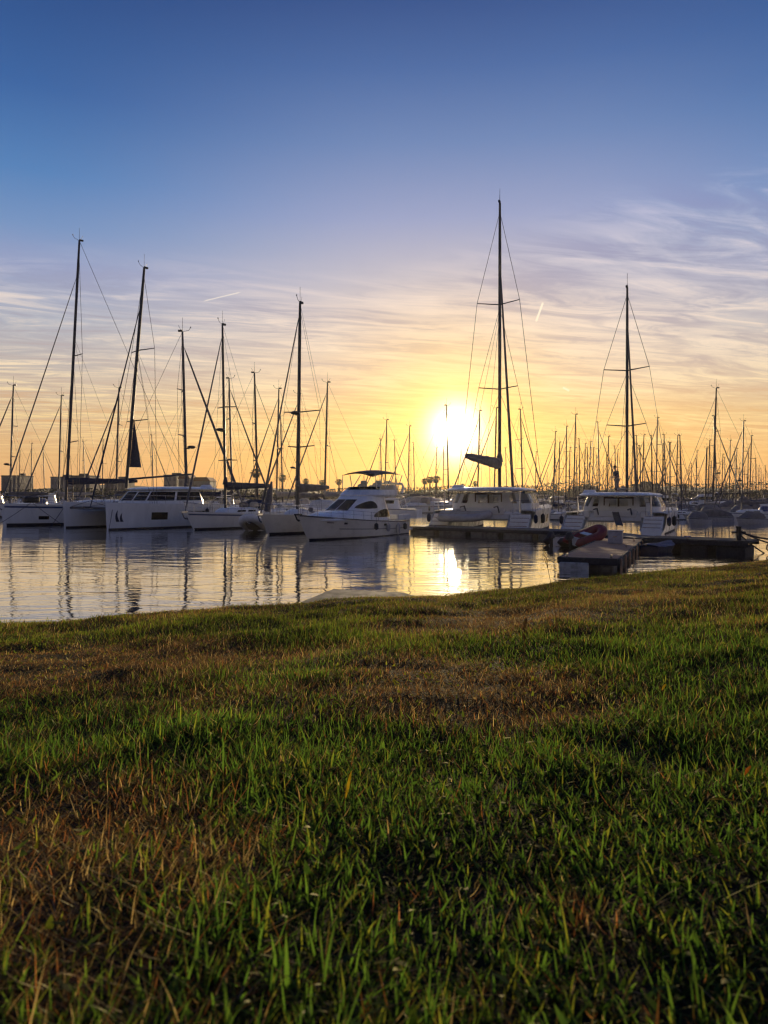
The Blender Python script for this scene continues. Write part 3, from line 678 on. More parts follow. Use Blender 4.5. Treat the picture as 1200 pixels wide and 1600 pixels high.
def rig(t, mast_x, z0, H, L, B, bow, stern_x, r=.11, rake=(-.5, 0), spreaders=((.45, .5), (.72, .4)), fore=.93, jib=.06, mastm='alu', boom=None, fb=1.3, radar=None,
        wires=.010, sprz=0.0, top_gear=True, chain_y=None, fore_m='sail', backstay=True, far=False, sweep=-.35):
    """mast, spreaders, stays, boom and sail cover; the mast foot is at (mast_x, 0, z0), the masthead at height H"""
    foot = Vector((mast_x, 0, z0)); head = Vector((mast_x + rake[0], rake[1], H)); P = lambda f: foot.lerp(head, f)
    n = 6 if far else 10
    ms = MB().path([P(0), P(.5), P(.86), P(1)], [r, r, r * .92, r * .68], n, flat=1.0)
    mo = ms.build('mast', M[mastm], t)
    if top_gear:
        g = MB(); hp = P(1); g.path([hp, hp + Vector((0, 0, 1.1))], .014, 4); g.path([hp, hp + Vector((.45, .1, .12)), hp + Vector((.6, .1, .34))], .018, 4); g.box(hp + Vector((-.16, 0, .06)), (.34, .14, .14)); g.ball(hp + Vector((.6, .1, .38)), .05, 6)
        g.path([hp + Vector((-.1, 0, .1)), hp + Vector((-.32, -.05, .5))], .012, 4)
        g.build('masthead_gear', M['black'], mo)
    cy = chain_y or B * .46; w = MB(); 
    tips = []
    for (f, ln) in spreaders:
        s = MB()
        for sd in (-1, 1):
            a = P(f); b = a + Vector((sweep, sd * ln * B * .62, sprz)); s.path([a, b], [.05, .035], 5); tips.append((sd, f, b))
        s.build('spreader', M['alu' if mastm == 'alu' else 'alud'], mo)
    for sd in (-1, 1):
        tp = [b for (q, f, b) in sorted(tips, key=lambda k: -k[1]) if q == sd]; pts = [P(.97)] + tp[:1] + [Vector((mast_x - .3, sd * cy, fb))]
        for a, b in zip(pts[:-1], pts[1:]): line(w, a, b, wires)
        if len(tp) > 1: line(w, tp[1], Vector((mast_x - .1, sd * cy, fb)), wires * .8)
        if spreaders:
            for f0 in [f for (f, _) in spreaders]: line(w, P(f0 - .01), Vector((mast_x - .55 + (.6 if f0 < .5 else 0), sd * cy, fb)), wires * .8) if f0 == min(f for f, _ in spreaders) else None
            fs = sorted(f for f, _ in spreaders)
            if len(fs) > 1: line(w, P(fs[1] - .01), [b for (q, f, b) in tips if q == sd and f == fs[0]][0], wires * .8)
    w.build('shrouds', M['wire'], t, 0)
    fs_ = MB(); a, b = Vector(bow), P(fore); pts = [a, a.lerp(b, .04), a.lerp(b, .07), a.lerp(b, .5), a.lerp(b, .93), a.lerp(b, .97), b]
    if jib > .03: fs_.path(pts, [.03, .05, jib * 1.25, jib, jib * .6, .02, .014], 6 if far else 8)
    else: fs_.path([a, b], jib, 5)
    fs_.build('furled_jib' if jib > .03 else 'forestay', M[fore_m if jib > .03 else 'wire'], t)
    if backstay:
        bsm = MB()
        if backstay == 2:
            k = P(1).lerp(Vector((stern_x, 0, fb)), .72); line(bsm, P(1), k, wires)
            for sd in (-1, 1): line(bsm, k, (stern_x, sd * B * .35, fb), wires)
        else: line(bsm, P(1), (stern_x, 0, fb), wires)
        bsm.build('backstay', M['wire'], t, 0)
    if boom:
        (bz, bl, cov, cr, rise) = boom[:5]; yaw = R(boom[5]) if len(boom) > 5 else 0; a = P((bz - z0) / (H - z0)); b = a + Vector((-bl * math.cos(yaw), bl * math.sin(yaw), rise))
        bo = MB().path([a, b], [.08, .07], 8).build('boom', M[mastm], t)
        if cov:
            c = MB(); K = 14; pts = []; rr = []
            for i in range(K + 1):
                f = i / K; pts.append(a.lerp(b, f) + Vector((0, .04 * math.sin(i * 1.9), cr * .5 * (1 - f * .4)))); rr.append(cr * (1.15 - .55 * f + .06 * math.sin(i * 2.3)) * (.7 if i in (0, K) else 1))
            c.path(pts, rr, 10, flat=1.3); c.path([a + Vector((0, 0, cr)), a + Vector((-.05, 0, cr * 3.6))], [cr * .95, .12], 8)
            c.build('sail_cover', M[cov], bo, 60)
        li = MB()
        for f in (.45, .9): line(li, a.lerp(b, f), P(.62), wires * .6)
        li.build('lazy_lines', M['wire'], bo, 0)
    if radar:
        f, sd = radar; a = P(f); o = MB().ball(a + Vector((.45 * sd, 0, .05)), (.33, .33, .13), 12); o.box(a + Vector((.2 * sd, 0, -.06)), (.34, .12, .08)); o.build('radar_dome', M['black'], mo)
    return P
def rails(t, H, u0, u1, h=.62, n=8, sides=(-1, 1), r=.013, close=False, mid=True):
    for sd in sides:
        m = MB(); us = [lerp(u0, u1, i / (n - 1)) for i in range(n)]; top = []
        for u in us:
            p = H.pt(u, 1, sd, -.06); m.path([p, p + Vector((0, 0, h))], r, 5); top.append(p + Vector((0, 0, h)))
        m.path(top, r, 5)
        if mid: m.path([p - Vector((0, 0, h * .45)) for p in top], r * .6, 4)
        m.build('guard_rail', M['chrome'], t)
def fender(t, p, m='black', L=.62, r=.13):
    o = MB(); z = lambda f: Vector((p[0], p[1], p[2] - L * f)); o.path([z(0), z(.08), z(.2), z(.8), z(.93), z(1)], [.03, r * .6, r, r, r * .6, .03], 10); o.path([z(-.8), z(0)], .012, 4)
    o.build('fender', M[m], t)
def place(t, bow, dirv, L):
    """stern origin so that the bow stands over a water point; dirv runs from bow to stern"""
    d = Vector((dirv[0], dirv[1], 0)).normalized(); t.location = Vector(bow) + d * L; t.rotation_euler.z = math.atan2(-d.y, -d.x); return t

def sailboat(label, L=11, B=3.6, H=15.7, mf=.40, name='sailing_boat', fs=1.0, fb=1.35, rake_b=.9, stripe='blue', cover='navy', group=None, mastr=.10, mrake=(-.4, 0), jib=.07, mastm='alu', boot='boot',
             spread=((.36, .5), (.68, .42)), radar=None, boomlen=None, rigkw=None, norig=False, hullm='gel', wires=.010, hood='navy', boomz=2.45, trr=-.5, nfender=2):
    t = thing(name, label, 'sailboat', group=group)
    h = Hull(L, B, fs, fb, rake=rake_b, trr=trr, st=.72); h.shell().build('hull', M[hullm], t)
    h.strip(MB(), 0.005, .985, .25, .33, .012).build('boot_stripe', M[boot], t)
    if stripe: h.strip(MB(), 0.005, .985, .86, .92, .012).build('sheer_stripe', M[stripe], t)
    h.deck().build('deck', M['deck'], t)
    zc = h.sheer(.5) - .02; cab = Cabin([(zc - .1, L * .30, L * .70, B * .30, 3), (zc + .25, L * .305, L * .66, B * .275, 3), (zc + .42, L * .31, L * .62, B * .25, 3)])
    co = cab.body(camber=.07).build('coachroof', M[hullm], t)
    for sd in (1, -1):
        for (a, b) in ((60, 84), (92, 118)): cab.patch(MB(), sd * a, sd * b, zc + .12, zc + .26).build('window', M['win'], co)
    ck = MB()
    for sd in (-1, 1): ck.box((L * .17, sd * B * .29, zc + .12), (L * .25, .22, .34), taper=.8, bev=.05)
    ck.build('cockpit_coaming', M[hullm], t)
    hd = Cabin([(zc + .2, L * .235, L * .36, B * .28, 2.6), (zc + .75, L * .24, L * .345, B * .26, 2.4), (zc + .98, L * .25, L * .325, B * .2, 2.2)]); hd.body(camber=.06).build('spray_hood', M[hood], t)
    wh = MB(); c = Vector((L * .09, 0, zc + .55)); wh.path([c + Vector((0, math.cos(a) * .45, math.sin(a) * .45)) for a in [i * math.pi / 10 for i in range(21)]], .02, 5); wh.box((L * .09, 0, zc + .2), (.2, .2, .7)); wh.build('steering_wheel', M['chrome'], t)
    rails(t, h, .06, .94, n=9, r=.013)
    pp = MB(); b0 = h.pt(.995, 1, 1); a = [h.pt(.93, 1, s, -.06) + Vector((0, 0, .62)) for s in (-1, 1)]; pp.path([a[0], b0 + Vector((.12, -.12, .7)), b0 + Vector((.12, .12, .7)), a[1]], .016, 5); pp.path([b0 + Vector((-.1, 0, 0)), b0 + Vector((.12, 0, .7))], .016, 5); pp.build('bow_rail', M['chrome'], t)
    an = MB(); an.box(b0 + Vector((.1, 0, -.02)), (.5, .14, .1)); an.path([b0 + Vector((.3, 0, -.05)), b0 + Vector((.12, 0, -.42)), b0 + Vector((-.05, 0, -.5))], [.04, .04, .07], 5); an.build('anchor', M['chrome'], t)
    for k in range(nfender):
        u = .30 + .24 * k
        for sd in (-1, 1):
            p = h.pt(u, .9, sd, .15); fender(t, p, 'black' if k % 2 == 0 else 'navy')
    if not norig: rig(t, L * (1 - mf), zc + .42, H, L, B, b0 + Vector((0, 0, .05)), .1, r=mastr, rake=mrake, jib=jib, mastm=mastm, spreaders=spread, boom=(boomz, boomlen or L * (1 - mf) * .62, cover, .22, .12), fb=fb, radar=radar, wires=wires, **(rigkw or {}))
    return t

def dinghy(label, L, r, m, loc, rz, pitch=0.0, roll=0.0, cover=None, motor=True, group=None, name='inflatable_dinghy'):
    t = thing(name, label, 'dinghy', loc, rz, group); t.rotation_euler = (roll, pitch, rz); w = L * .24
    pts = [(0, w, r)] + [(L * f, w, r) for f in (.25, .5)] + [(L * .5 + L * .38 * math.sin(a), w * math.cos(a) ** .8 if math.cos(a) > 0 else 0, r + .16 * math.sin(a) ** 2) for a in [R(q) for q in (18, 36, 54, 72, 86)]]
    pts = pts + [(x, -y, z) for (x, y, z) in pts[::-1]]; rr = [r * .55] + [r] * (len(pts) - 2) + [r * .55]
    MB().path([(-.25, w, r)] + pts + [(-.25, -w, r)], [.05] + [r] * len(pts) + [.05], 12).build('tube', M[m], t)
    MB().grid(lambda u, v: (u * L * .8, (v - .5) * 2 * w * (1 - u ** 4 * .7), .10 + .08 * u - .12 * (1 - abs(2 * v - 1))), 8, 5).build('floor', M['grey'], t)
    MB().box((.05, 0, r * 1.0), (.06, w * 1.7, r * 1.9), bev=.01).build('transom', M['plastic'], t)
    MB().box((L * .42, 0, r * 1.7), (.26, w * 2, .04)).build('seat', M['plastic'], t)
    if motor:
        mo = MB(); mo.box((-.22, 0, r * 2.5), (.42, .28, .36), taper=.75, bev=.08); mo.box((-.2, 0, r * .6), (.14, .1, .75)); mo.path([(-.1, 0, r * 2.2), (.45, .08, r * 2.6)], .025, 6); mo.build('outboard_motor', M['black'], t)
    rp = MB(); rp.path([(p[0], p[1] * 1.0 + (r * .8 if p[1] >= 0 else -r * .8), p[2] + r * .45) for p in pts], .014, 4); rp.build('grab_line', M['black'], t)
    if cover:
        MB().grid(lambda u, v: (-.1 + u * L * .98, (v - .5) * 2 * (w + r) * max(0.08, (1 - u ** 5)) , r * 1.5 + .30 * math.sin(math.pi * v) * (1 - .5 * u) + .03 * math.sin(u * 17 + v * 9)), 16, 9).build('cover', M[cover], t)
    return t

# ------------------------------------------------------------------ catamarans
def catamaran(label, L, B, hw, fs, fb, sill, head, roof, cx0, cx1, cb, H, mast_x, boom, open_cabin, name='sailing_catamaran', mastr=.15, mrake=(-1.2, 0), cover=None, spread=((.42, .34), (.66, .30)), logo=False, jib=.10, rigkw=None, roof_x=None,
              steps=True, hullwin=((.42, .55, .60, .80), (.62, .72, .60, .80)), covr=.4, boot='boot', wires=.012, stair_m='gel', bowlift=0):
    t = thing(name, label, 'catamaran'); yc = B / 2 - hw / 2; hs = []
    for sd in (-1, 1):
        h = Hull(L, hw, fs, fb, um=.45, st=.86, p=3.0, rake=.12, trr=-.1, wl=.72, y0=sd * yc, scoop=.17 if steps else .05, fine=.6); hs.append(h)
        o = h.shell(48).build('hull', M['gel'], t)
        h.strip(MB(), .004, .99, .25, .30, .012).build('boot_stripe', M[boot], o)
        for (u0, u1, v0, v1) in hullwin: h.strip(MB(), u0, u1, v0, v1, .014, sides=(sd,), n=8).build('window', M['win'], o)
        h.deck(.16 if steps else .03).build('deck', M['deck'], o)
        if steps:
            for k in range(4):
                zt = .42 + (fs - .42) * k / 4; MB().box((.22 + k * .42, sd * yc, zt / 2 - .02), (.46, hw * .72, zt + .1), bev=.03).build('stern_step', M[stair_m], o); MB().box((.20 + k * .42, sd * yc, zt + .045), (.36, hw * .62, .03)).build('tread', M['teak'], o)
        if logo:
            lg = MB()
            for (dx, w_, hh, cv) in ((0, .26, .95, .10), (-.30, .24, .72, .08)):   # two little sail shapes near the bow
                def fn(a, b):
                    zf = .30 + hh * b / h.sheer(.9) * .9; u = (L * .935 + dx + cv * math.sin(math.pi * b) + (a - .5) * w_ * (1 - b) ** .7) / L
                    return h.pt(u, .25 + .75 * min(.97, zf), sd, .016)
                lg.grid(fn, 3, 9)
            lg.build('emblem', M['navy'], o)
        rails(t, h, .22, .95, .6, 8, sides=(sd,), r=.014)
    sh = lambda u: hs[0].sheer(u)
    bd = MB(); x0, x1 = (1.7 if steps else .8), L * .74
    bd.box(((x0 + x1) / 2, 0, fs * .5 + .35), (x1 - x0, B - hw * 1.1, .62), bev=.12); bd.build('bridge_deck', M['gel'], t)
    for sd in (-1, 1):
        sr = MB().path([(1.5, sd * (yc + hw * .42), fs * .95), (1.4, sd * (yc + hw * .42), fs + .75), (2.6, sd * (yc + hw * .42), fs + .8), (2.7, sd * (yc + hw * .42), fs)], .022, 5).path([(1.4, sd * (yc - hw * .3), fs * .9), (1.4, sd * (yc - hw * .3), fs + .7), (1.4, sd * (yc + hw * .42), fs + .75)], .022, 5); sr.build('stern_rail', M['chrome'], t)
        fender(t, (1.2, sd * (yc + hw * .55), fs * .85), 'navy', .6, .14); fender(t, (4.2, sd * (yc + hw * .56), fs * .85), 'black', .7, .15)
    cbm = MB().path([(L * .955, -yc, fb * .78), (L * .955, 0, fb * .80), (L * .955, yc, fb * .78)], .09, 8); cbm.path([(L * .76, 0, fb * .75), (L * 1.0, 0, fb * .82)], .07, 6); cbm.path([(L * .955, -yc, fb * .8), (L * .955, 0, fb * 1.05), (L * .955, yc, fb * .8)], .02, 5); cbm.build('crossbeam', M['alu'], t)
    MB().grid(lambda u, v: (lerp(L * .74, L * .95, u), lerp(-yc + hw * .4, yc - hw * .4, v), fb * .72 - .05 * math.sin(math.pi * v)), 5, 9).build('trampoline', M['black'], t)
    zb = fs * .8; cab = Cabin([(zb, cx0, cx1 + .9, cb * 1.05, 4.5), (sill, cx0 + .05, cx1 + .55, cb * 1.02, 4.2), (head, cx0 + .2, cx1, cb * .93, 3.8), (roof, cx0 + .3, cx1 - .35, cb * .86, 3.4)])
    if open_cabin:
        lo = cab.body(zb, sill, cap=False).build('cabin', M['gel'], t)
        fl = MB().box(((cx0 + cx1) / 2, 0, zb + .03), (cx1 - cx0 - .6, cb * 1.7, .1)).build('cabin_floor', M['teak'], t)
        for a in (18, 40, 62, 90, 118, 142, 158):
            for sd in (1, -1): cab.patch(MB(), sd * (a - 2.6), sd * (a + 2.6), sill - .02, head + .02, .02, 4, 3, thick=.09).build('window_pillar', M['gel'], lo)
        gl = MB(); cab.patch(gl, -150, 150, sill - .02, head + .02, .0, 60, 3); gl.build('window', M['glass'], lo)
        for (a, b) in ((152, 166),):                      # solid aft bulkhead beside the door
            for sd in (1, -1): cab.patch(MB(), sd * a, sd * b, sill - .05, head + .03, .02, 6, 3, thick=.08).build('bulkhead', M['gel'], lo)
        xd = cab.pt(math.pi, (sill + head) / 2).x
        d = MB(); 
        for y in (-.95, -.02, .02, .95): d.box((xd - .03, y, (zb + head) / 2 + .05), (.07, .08, head - zb))
        d.box((xd - .03, 0, head), (.07, 1.95, .12)); d.box((xd - .03, 0, (zb + sill) / 2), (.06, 1.95, sill - zb - .05)); d.build('door', M['brown'], lo)
        it = MB().box(((cx0 + cx1) / 2 + .4, -cb * .55, sill - .2), (1.4, .7, .5), bev=.04); it.box((cx0 + .9, cb * .5, sill - .15), (.7, 1.1, .7), bev=.05); it.build('interior_furniture', M['brown'], t)
    else:
        lo = cab.body().build('cabin', M['gel'], t)
        for (a, b) in ((-30, -2), (2, 30), (33, 72), (76, 128), (-72, -33), (-128, -76)):
            cab.patch(MB(), a, b, sill, head, .016, 20).build('window', M['win'], lo)
    rx0, rx1 = roof_x or (cx0 - 1.7, cx1 - .1)
    rf = Cabin([(roof - .02, rx0, rx1, cb * .96, 4), (roof + .07, rx0 - .06, rx1 + .05, cb * 1.0, 4), (roof + .17, rx0 + .1, rx1 - .25, cb * .93, 3.6)]); rf.body(camber=.10).build('roof', M['gel'], t)
    MB().add([(rx0 + .1, -cb * .9, roof), (rx1 - .2, -cb * .9, roof), (rx1 - .2, cb * .9, roof), (rx0 + .1, cb * .9, roof)], [(3, 2, 1, 0)]).build('roof_lining', M['deck'], t, 0)
    for sd in (-1, 1):
        MB().path([(rx0 + .2, sd * cb * .9, fs * .9), (rx0 + .25, sd * cb * .9, roof)], .05, 8).build('roof_post', M['chrome'], t)
    ct = MB(); ct.box((1.9, 0, fs * .95), (.5, B * .42, .5), bev=.08); ct.box((2.4, 0, fs * .82), (.9, B * .40, .28), bev=.06)
    for sd in (-1, 1): ct.box((cx0 - .8, sd * cb * .72, fs * .92), (1.6, .5, .45), bev=.06)
    ct.build('cockpit_seat', M['gel2'], t)
    hm = MB(); hm.box((cx0 - .2, cb * .72, roof + .26), (.8, .9, .3), taper=.8, bev=.06); hm.build('helm_console', M['gel'], t)
    for sd in (-1, 1): MB().path([(1.7, sd * B * .16, fs * .9), (1.2, sd * B * .16, fs * 1.22), (.1, sd * B * .16, fs * 1.18)], .05, 6).build('davit', M['alu'], t)
    fr = MB(); 
    rig(t, mast_x, roof + .1, H, L, B, (L * .955, 0, fb * .82), .5, r=mastr, rake=mrake, spreaders=spread, jib=jib, mastm='alud', boom=boom and (boom[0], boom[1], cover, covr) + tuple(boom[2:]), fb=fs, backstay=False, wires=wires, chain_y=B * .47, **{'fore': .86, **(rigkw or {})})
    return t
# ------------------------------------------------------------------ the near boats
# white yacht with the tallest mast on the far left
A = sailboat('long white sloop with navy stripes and a ladder, bow at the left picture edge', L=17, B=4.8, H=24.8, mf=.305, fs=1.55, fb=1.85, rake_b=.25, mastr=.125, mrake=(-1.3, -.55), jib=.05, mastm='alud', stripe='blue',
             spread=((.22, .42), (.55, .40)), boomz=3.6, boomlen=6.2, cover='navy', radar=None, wires=.018, nfender=0, rigkw=dict(fore=.87, backstay=2, sprz=.10))
place(A, W(0, 822), (.75, .66), 17)
hA = Hull(17, 4.8, 1.55, 1.85, rake=.25, trr=-.5, st=.72)
for sd in (-1, 1): hA.strip(MB(), .80, .845, .46, .58, .015, (sd,), 6).build('hull_window', M['win'], A)
hA.strip(MB(), .005, .985, .34, .355, .013).build('waterline_band', M['gel'], A)
ld = MB(); b0 = Vector((11.8, 1.6, 1.8))
for dx in (0, .45): ld.path([b0 + Vector((dx, 0, 0)), b0 + Vector((dx, .1, 2.0))], .035, 5)
for k in range(6): ld.path([b0 + Vector((0, .05, .25 + .3 * k)), b0 + Vector((.45, .05, .25 + .3 * k))], .03, 5)
ld.build('boarding_ladder', M['teak'], A)
ml = MB(); line(ml, (15.2, 2.0, 1.9), (17.6, .3, -.1), .02, .06); line(ml, (15.1, 2.0, 1.9), (12.8, 2.9, -.1), .02, .05); ml.build('mooring_line', M['navy'], A)
MB().box((14.8, .6, 2.15), (1.2, .9, .55), bev=.2).build('sail_bag', M['black'], A)

# catamaran with dark wraparound windows
C = catamaran('white catamaran with dark wraparound windows and twin sail emblem on its bow', 12.6, 7.4, 1.75, 1.75, 2.0, 2.1, 2.78, 2.95, 3.0, 7.9, 2.75, 20.6, 9.0, (3.75, 6.4, .55), False, name='sailing_catamaran', mrake=(-1.7, -.1), logo=True, cover=None,
              spread=((.30, .30), (.62, .33)), jib=.06, steps=True, hullwin=((.62, .73, .52, .74), (.34, .48, .5, .78)), mastr=.13, wires=.018, rigkw=dict(sprz=.08, fore=.84, fore_m='navy', sweep=-.5))
place(C, W(165, 829) + Vector((-2.35, 1.85, 0)), (.60, .80), 12.6)
sl = MB()
def sailfn(u, v):
    z = lerp(4.7, 8.6, v); x = 9.0 - 1.7 * (z - 3) / 17.6 - .15 - u * 1.05 * (1 - v); return (x, .10 * math.sin(math.pi * u) * (1 - v), z)
sl.grid(sailfn, 6, 10); sl.build('hoisted_sail', M['navy'], C)
rl = MB(); line(rl, (12.0, 0, 1.7), (4.5, 1.6, 3.0), .012); line(rl, (12.2, -2.8, 2.0), (13.6, -2.9, 0), .02); line(rl, (11.9, 2.8, 2.1), (12.7, 3.4, -.1), .02, .05); rl.build('mooring_line', M['navy'], C)

# sloop with the dark sail cover
Bt = sailboat('white sloop with dark navy boom cover and two hanging fenders, stern hidden behind a dinghy', L=11, B=3.6, H=15.6, mf=.39, fs=1.05, fb=1.35, mastr=.105, mrake=(-.15, -.45), stripe='blue', cover='navy', radar=(.42, 1), spread=((.26, .42), (.55, .42)), jib=.06, boomlen=5.6, boomz=3.1, rigkw=dict(fore=.95), mastm='alud')
place(Bt, W(288, 829), (.50, .87), 11)
hB = Hull(11, 3.6, 1.05, 1.35, rake=.9, trr=-.5, st=.72); fender(Bt, hB.pt(.56, .9, 1, .15)); fender(Bt, hB.pt(.34, .9, 1, .15), 'navy')
for k in range(3): MB().box((3.2 + k * 1.0, .9 - .2 * k, 1.75), (.7, .5, .5), bev=.15).build('deck_bag', M['tan' if k == 1 else 'grey'], Bt)

# sloop next to the motor yacht
S = sailboat('cream sloop moored against the motor yacht bow, its mast carrying a radar', L=11, B=3.7, H=15.6, mf=.40, fs=1.1, fb=1.35, mastr=.12, mrake=(-.15, .1), stripe=None, cover='grey', radar=(.46, 1), spread=((.30, .46), (.47, .62)), jib=.055, hullm='gel2', hood='white', mastm='alud', boomz=2.9, rigkw=dict(fore=.96, sprz=.1, fore_m='alud'))
place(S, W(406, 837), (.43, .90), 11)
MB().path([(10.2, 0, 1.5), (10.0, 0, 2.3), (9.7, 0, 3.4)], [.2, .26, .06], 8).build('lowered_sail_bag', M['sail'], S)

# motor yacht
def motor_yacht():
    L, B = 11.4, 3.9; t = thing('motor_yacht', 'white flybridge motor yacht with a dark bimini on thin poles', 'motor yacht')
    h = Hull(L, B, 1.02, 1.72, um=.42, st=.90, p=2.2, rake=1.15, trr=.1, wl=.93, fine=.22); h.shell(48).build('hull', M['gel2'], t)  # cream tint on the white hull stands in for warm light off the water
    h.strip(MB(), .003, .985, .25, .30, .012).build('boot_stripe', M['boot'], t)
    h.strip(MB(), .01, .99, .955, 1.0, .035).build('rub_rail', M['grey'], t); h.strip(MB(), .05, .75, .60, .63, .02).build('chine_line', M['grey'], t)
    h.deck(.03).build('deck', M['deck'], t)
    for sd in (-1, 1): h.strip(MB(), .70, .725, .78, .85, .016, (sd,), 5).build('porthole', M['win'], t); h.strip(MB(), .30, .36, .76, .86, .016, (sd,), 6).build('porthole', M['win'], t)
    for sd in (-1, 1): h.strip(MB(), .795, .84, .80, .835, .015, (sd,), 5).build('name_plate', M['grey'], t)
    tr = Cabin([(1.30, 5.5, 10.2, 1.50, 2.2), (1.62, 5.5, 9.6, 1.36, 2.2), (1.85, 5.3, 8.6, 1.16, 2.2)]); tr.body(camber=.08).build('foredeck_trunk', M['gel'], t)
    cab = Cabin([(1.15, 1.5, 8.1, 1.66, 3.2), (1.75, 1.7, 7.55, 1.58, 3.0), (2.72, 2.1, 5.75, 1.36, 2.8), (2.92, 2.0, 5.45, 1.34, 2.8)]); co = cab.body(camber=.03).build('saloon', M['gel'], t)
    for (a, b) in ((-31, -1.2), (1.2, 31)): cab.patch(MB(), a, b, 1.90, 2.68, .015, 16, 5).build('windscreen', M['win'], co)
    for sd in (1, -1):   # two almond side windows
        al = lambda base, hh, sk: ((lambda u: base + sk * u - .04 * math.sin(math.pi * u)), (lambda u: base + sk * u + hh * math.sin(math.pi * min(1, u * .93 + .035)) ** .6))
        z0, z1 = al(2.08, .50, -.04); cab.patch(MB(), sd * 40, sd * 92, z0, z1, .018, 20, 5).build('side_window', M['win'], co)
        z0, z1 = al(1.42, .54, .0); cab.patch(MB(), sd * 86, sd * 146, z0, z1, .018, 20, 5).build('side_window', M['win'], co)
    fl = Cabin([(2.86, .55, 5.35, 1.42, 3.0), (3.0, .35, 5.40, 1.52, 3.0), (3.38, .25, 4.75, 1.46, 2.8)]); fl.body(cap=True, camber=-.25).build('flybridge', M['gel'], t)
    ws = MB(); fl2 = Cabin([(3.35, .3, 4.72, 1.42, 2.8), (3.7, .3, 4.3, 1.3, 2.6)]); fl2.patch(ws, -60, 60, 3.35, 3.60, .0, 24, 3); ws.build('flybridge_windscreen', M['win'], t)
    st = MB()
    for y in (-.6, .6): st.box((2.9, y, 3.58), (.5, .5, .5), bev=.1); st.box((2.6, y, 3.83), (.14, .5, .5), bev=.06)
    st.box((1.0, 0, 3.53), (.6, 2.2, .45), bev=.1); st.build('flybridge_seat', M['gel2'], t)
    ar = MB()
    for sd in (-1, 1): ar.path([(.6, sd * 1.4, 3.1), (.25, sd * 1.35, 3.55), (.2, sd * 1.2, 3.85), (.2, 0, 3.9)], .09, 8)
    ar.box((.2, 0, 3.98), (.3, .5, .2), bev=.05); ar.build('radar_arch', M['gel'], t)
    bm = MB().grid(lambda u, v: (lerp(.1, 4.3, u), lerp(-1.35, 1.35, v), 4.66 + .22 * math.sin(math.pi * (u * .96 + .02)) - .22 * abs(2 * v - 1) ** 2.2 + .0), 14, 11)
    bm.grid(lambda u, v: (lerp(.1, 4.3, u), lerp(-1.35, 1.35, v), 4.62 + .22 * math.sin(math.pi * (u * .96 + .02)) - .22 * abs(2 * v - 1) ** 2.2), 14, 11, flip=True)
    bo = bm.build('bimini', M['navy'], t, 60)
    for sd in (-1, 1):
        for (a, b) in ((4.2, 4.25), (2.9, 3.3), (2.9, 1.9), (1.2, 1.4), (1.2, .4)): MB().path([(a, sd * 1.40, 3.45), (b, sd * 1.33, 4.50)], .03, 5).build('bimini_pole', M['chrome'], bo)
    rails(t, h, .42, .97, .55, 8, r=.015)
    bw = MB(); b0 = h.pt(.995, 1, 1); bw.path([h.pt(.96, 1, -1, -.06) + Vector((0, 0, .55)), b0 + Vector((.18, 0, .6)), h.pt(.96, 1, 1, -.06) + Vector((0, 0, .55))], .016, 5); bw.build('bow_rail', M['chrome'], t)
    an = MB().box(b0 + Vector((0, 0, .02)), (.6, .16, .1)); an.path([b0 + Vector((.28, 0, 0)), b0 + Vector((.1, 0, -.3)), b0 + Vector((-.1, 0, -.38))], [.05, .05, .08], 6); an.build('anchor', M['black'], t)
    cp = MB()
    for sd in (-1, 1): cp.box((.9, sd * 1.72, 1.3), (1.7, .16, .45), bev=.07)
    cp.box((.15, 0, 1.25), (.2, 3.2, .4), bev=.08); cp.build('cockpit_bulwark', M['gel'], t)
    MB().box((-.5, 0, .34), (1.2, 3.3, .16), bev=.06).build('swim_platform', M['gel'], t)
    for (u, m, l) in ((.47, 'black', .5), (.33, 'hyp', .6), (.20, 'hyp', .85), (.10, 'black', .5)):
        for sd in (1, -1): fender(t, h.pt(u, .88, sd, .16), m, l, .14)
    cb = MB().ball((8.7, -.9, 2.0), (.28, .1, .18), 8); cb.build('coiled_rope', M['grey'], t)
    MB().path([(2.9, .9, 3.6), (2.9, .9, 5.5)], .015, 4).build('antenna', M['plastic'], t)
    return t
Y = motor_yacht(); Y.scale = (.90, .90, .85); place(Y, W(464, 846), (.50, .87), 11.4 * .90)

# large catamaran moored stern to the pontoon, in front of the sun
Fc = catamaran('large catamaran below the sun with the tallest mast and a folded grey sail cover', 13.6, 7.3, 1.85, 1.45, 1.75, 1.95, 2.62, 2.85, 3.4, 8.2, 2.95, 24.9, 7.3, (4.75, 5.4, .45, 13), True, mrake=(.1, 0), cover='grey', covr=.30, spread=((.35, .33), (.645, .36)),
               jib=.10, hullwin=((.34, .42, .50, .78), (.52, .60, .50, .78), (.70, .76, .50, .78)), rigkw=dict(sprz=.1, fore=.80, sweep=-.6), mastr=.125, wires=.02, roof_x=(1.2, 8.2))
aF = R(21); sr = Vector((830 - 600, 0, 0)) * (48.2 / FPX) + Vector((0, 48.2, 0)); left = Vector((-math.cos(aF), math.sin(aF), 0)); Fc.location = sr + left * 3.65; Fc.rotation_euler.z = math.pi / 2 - aF
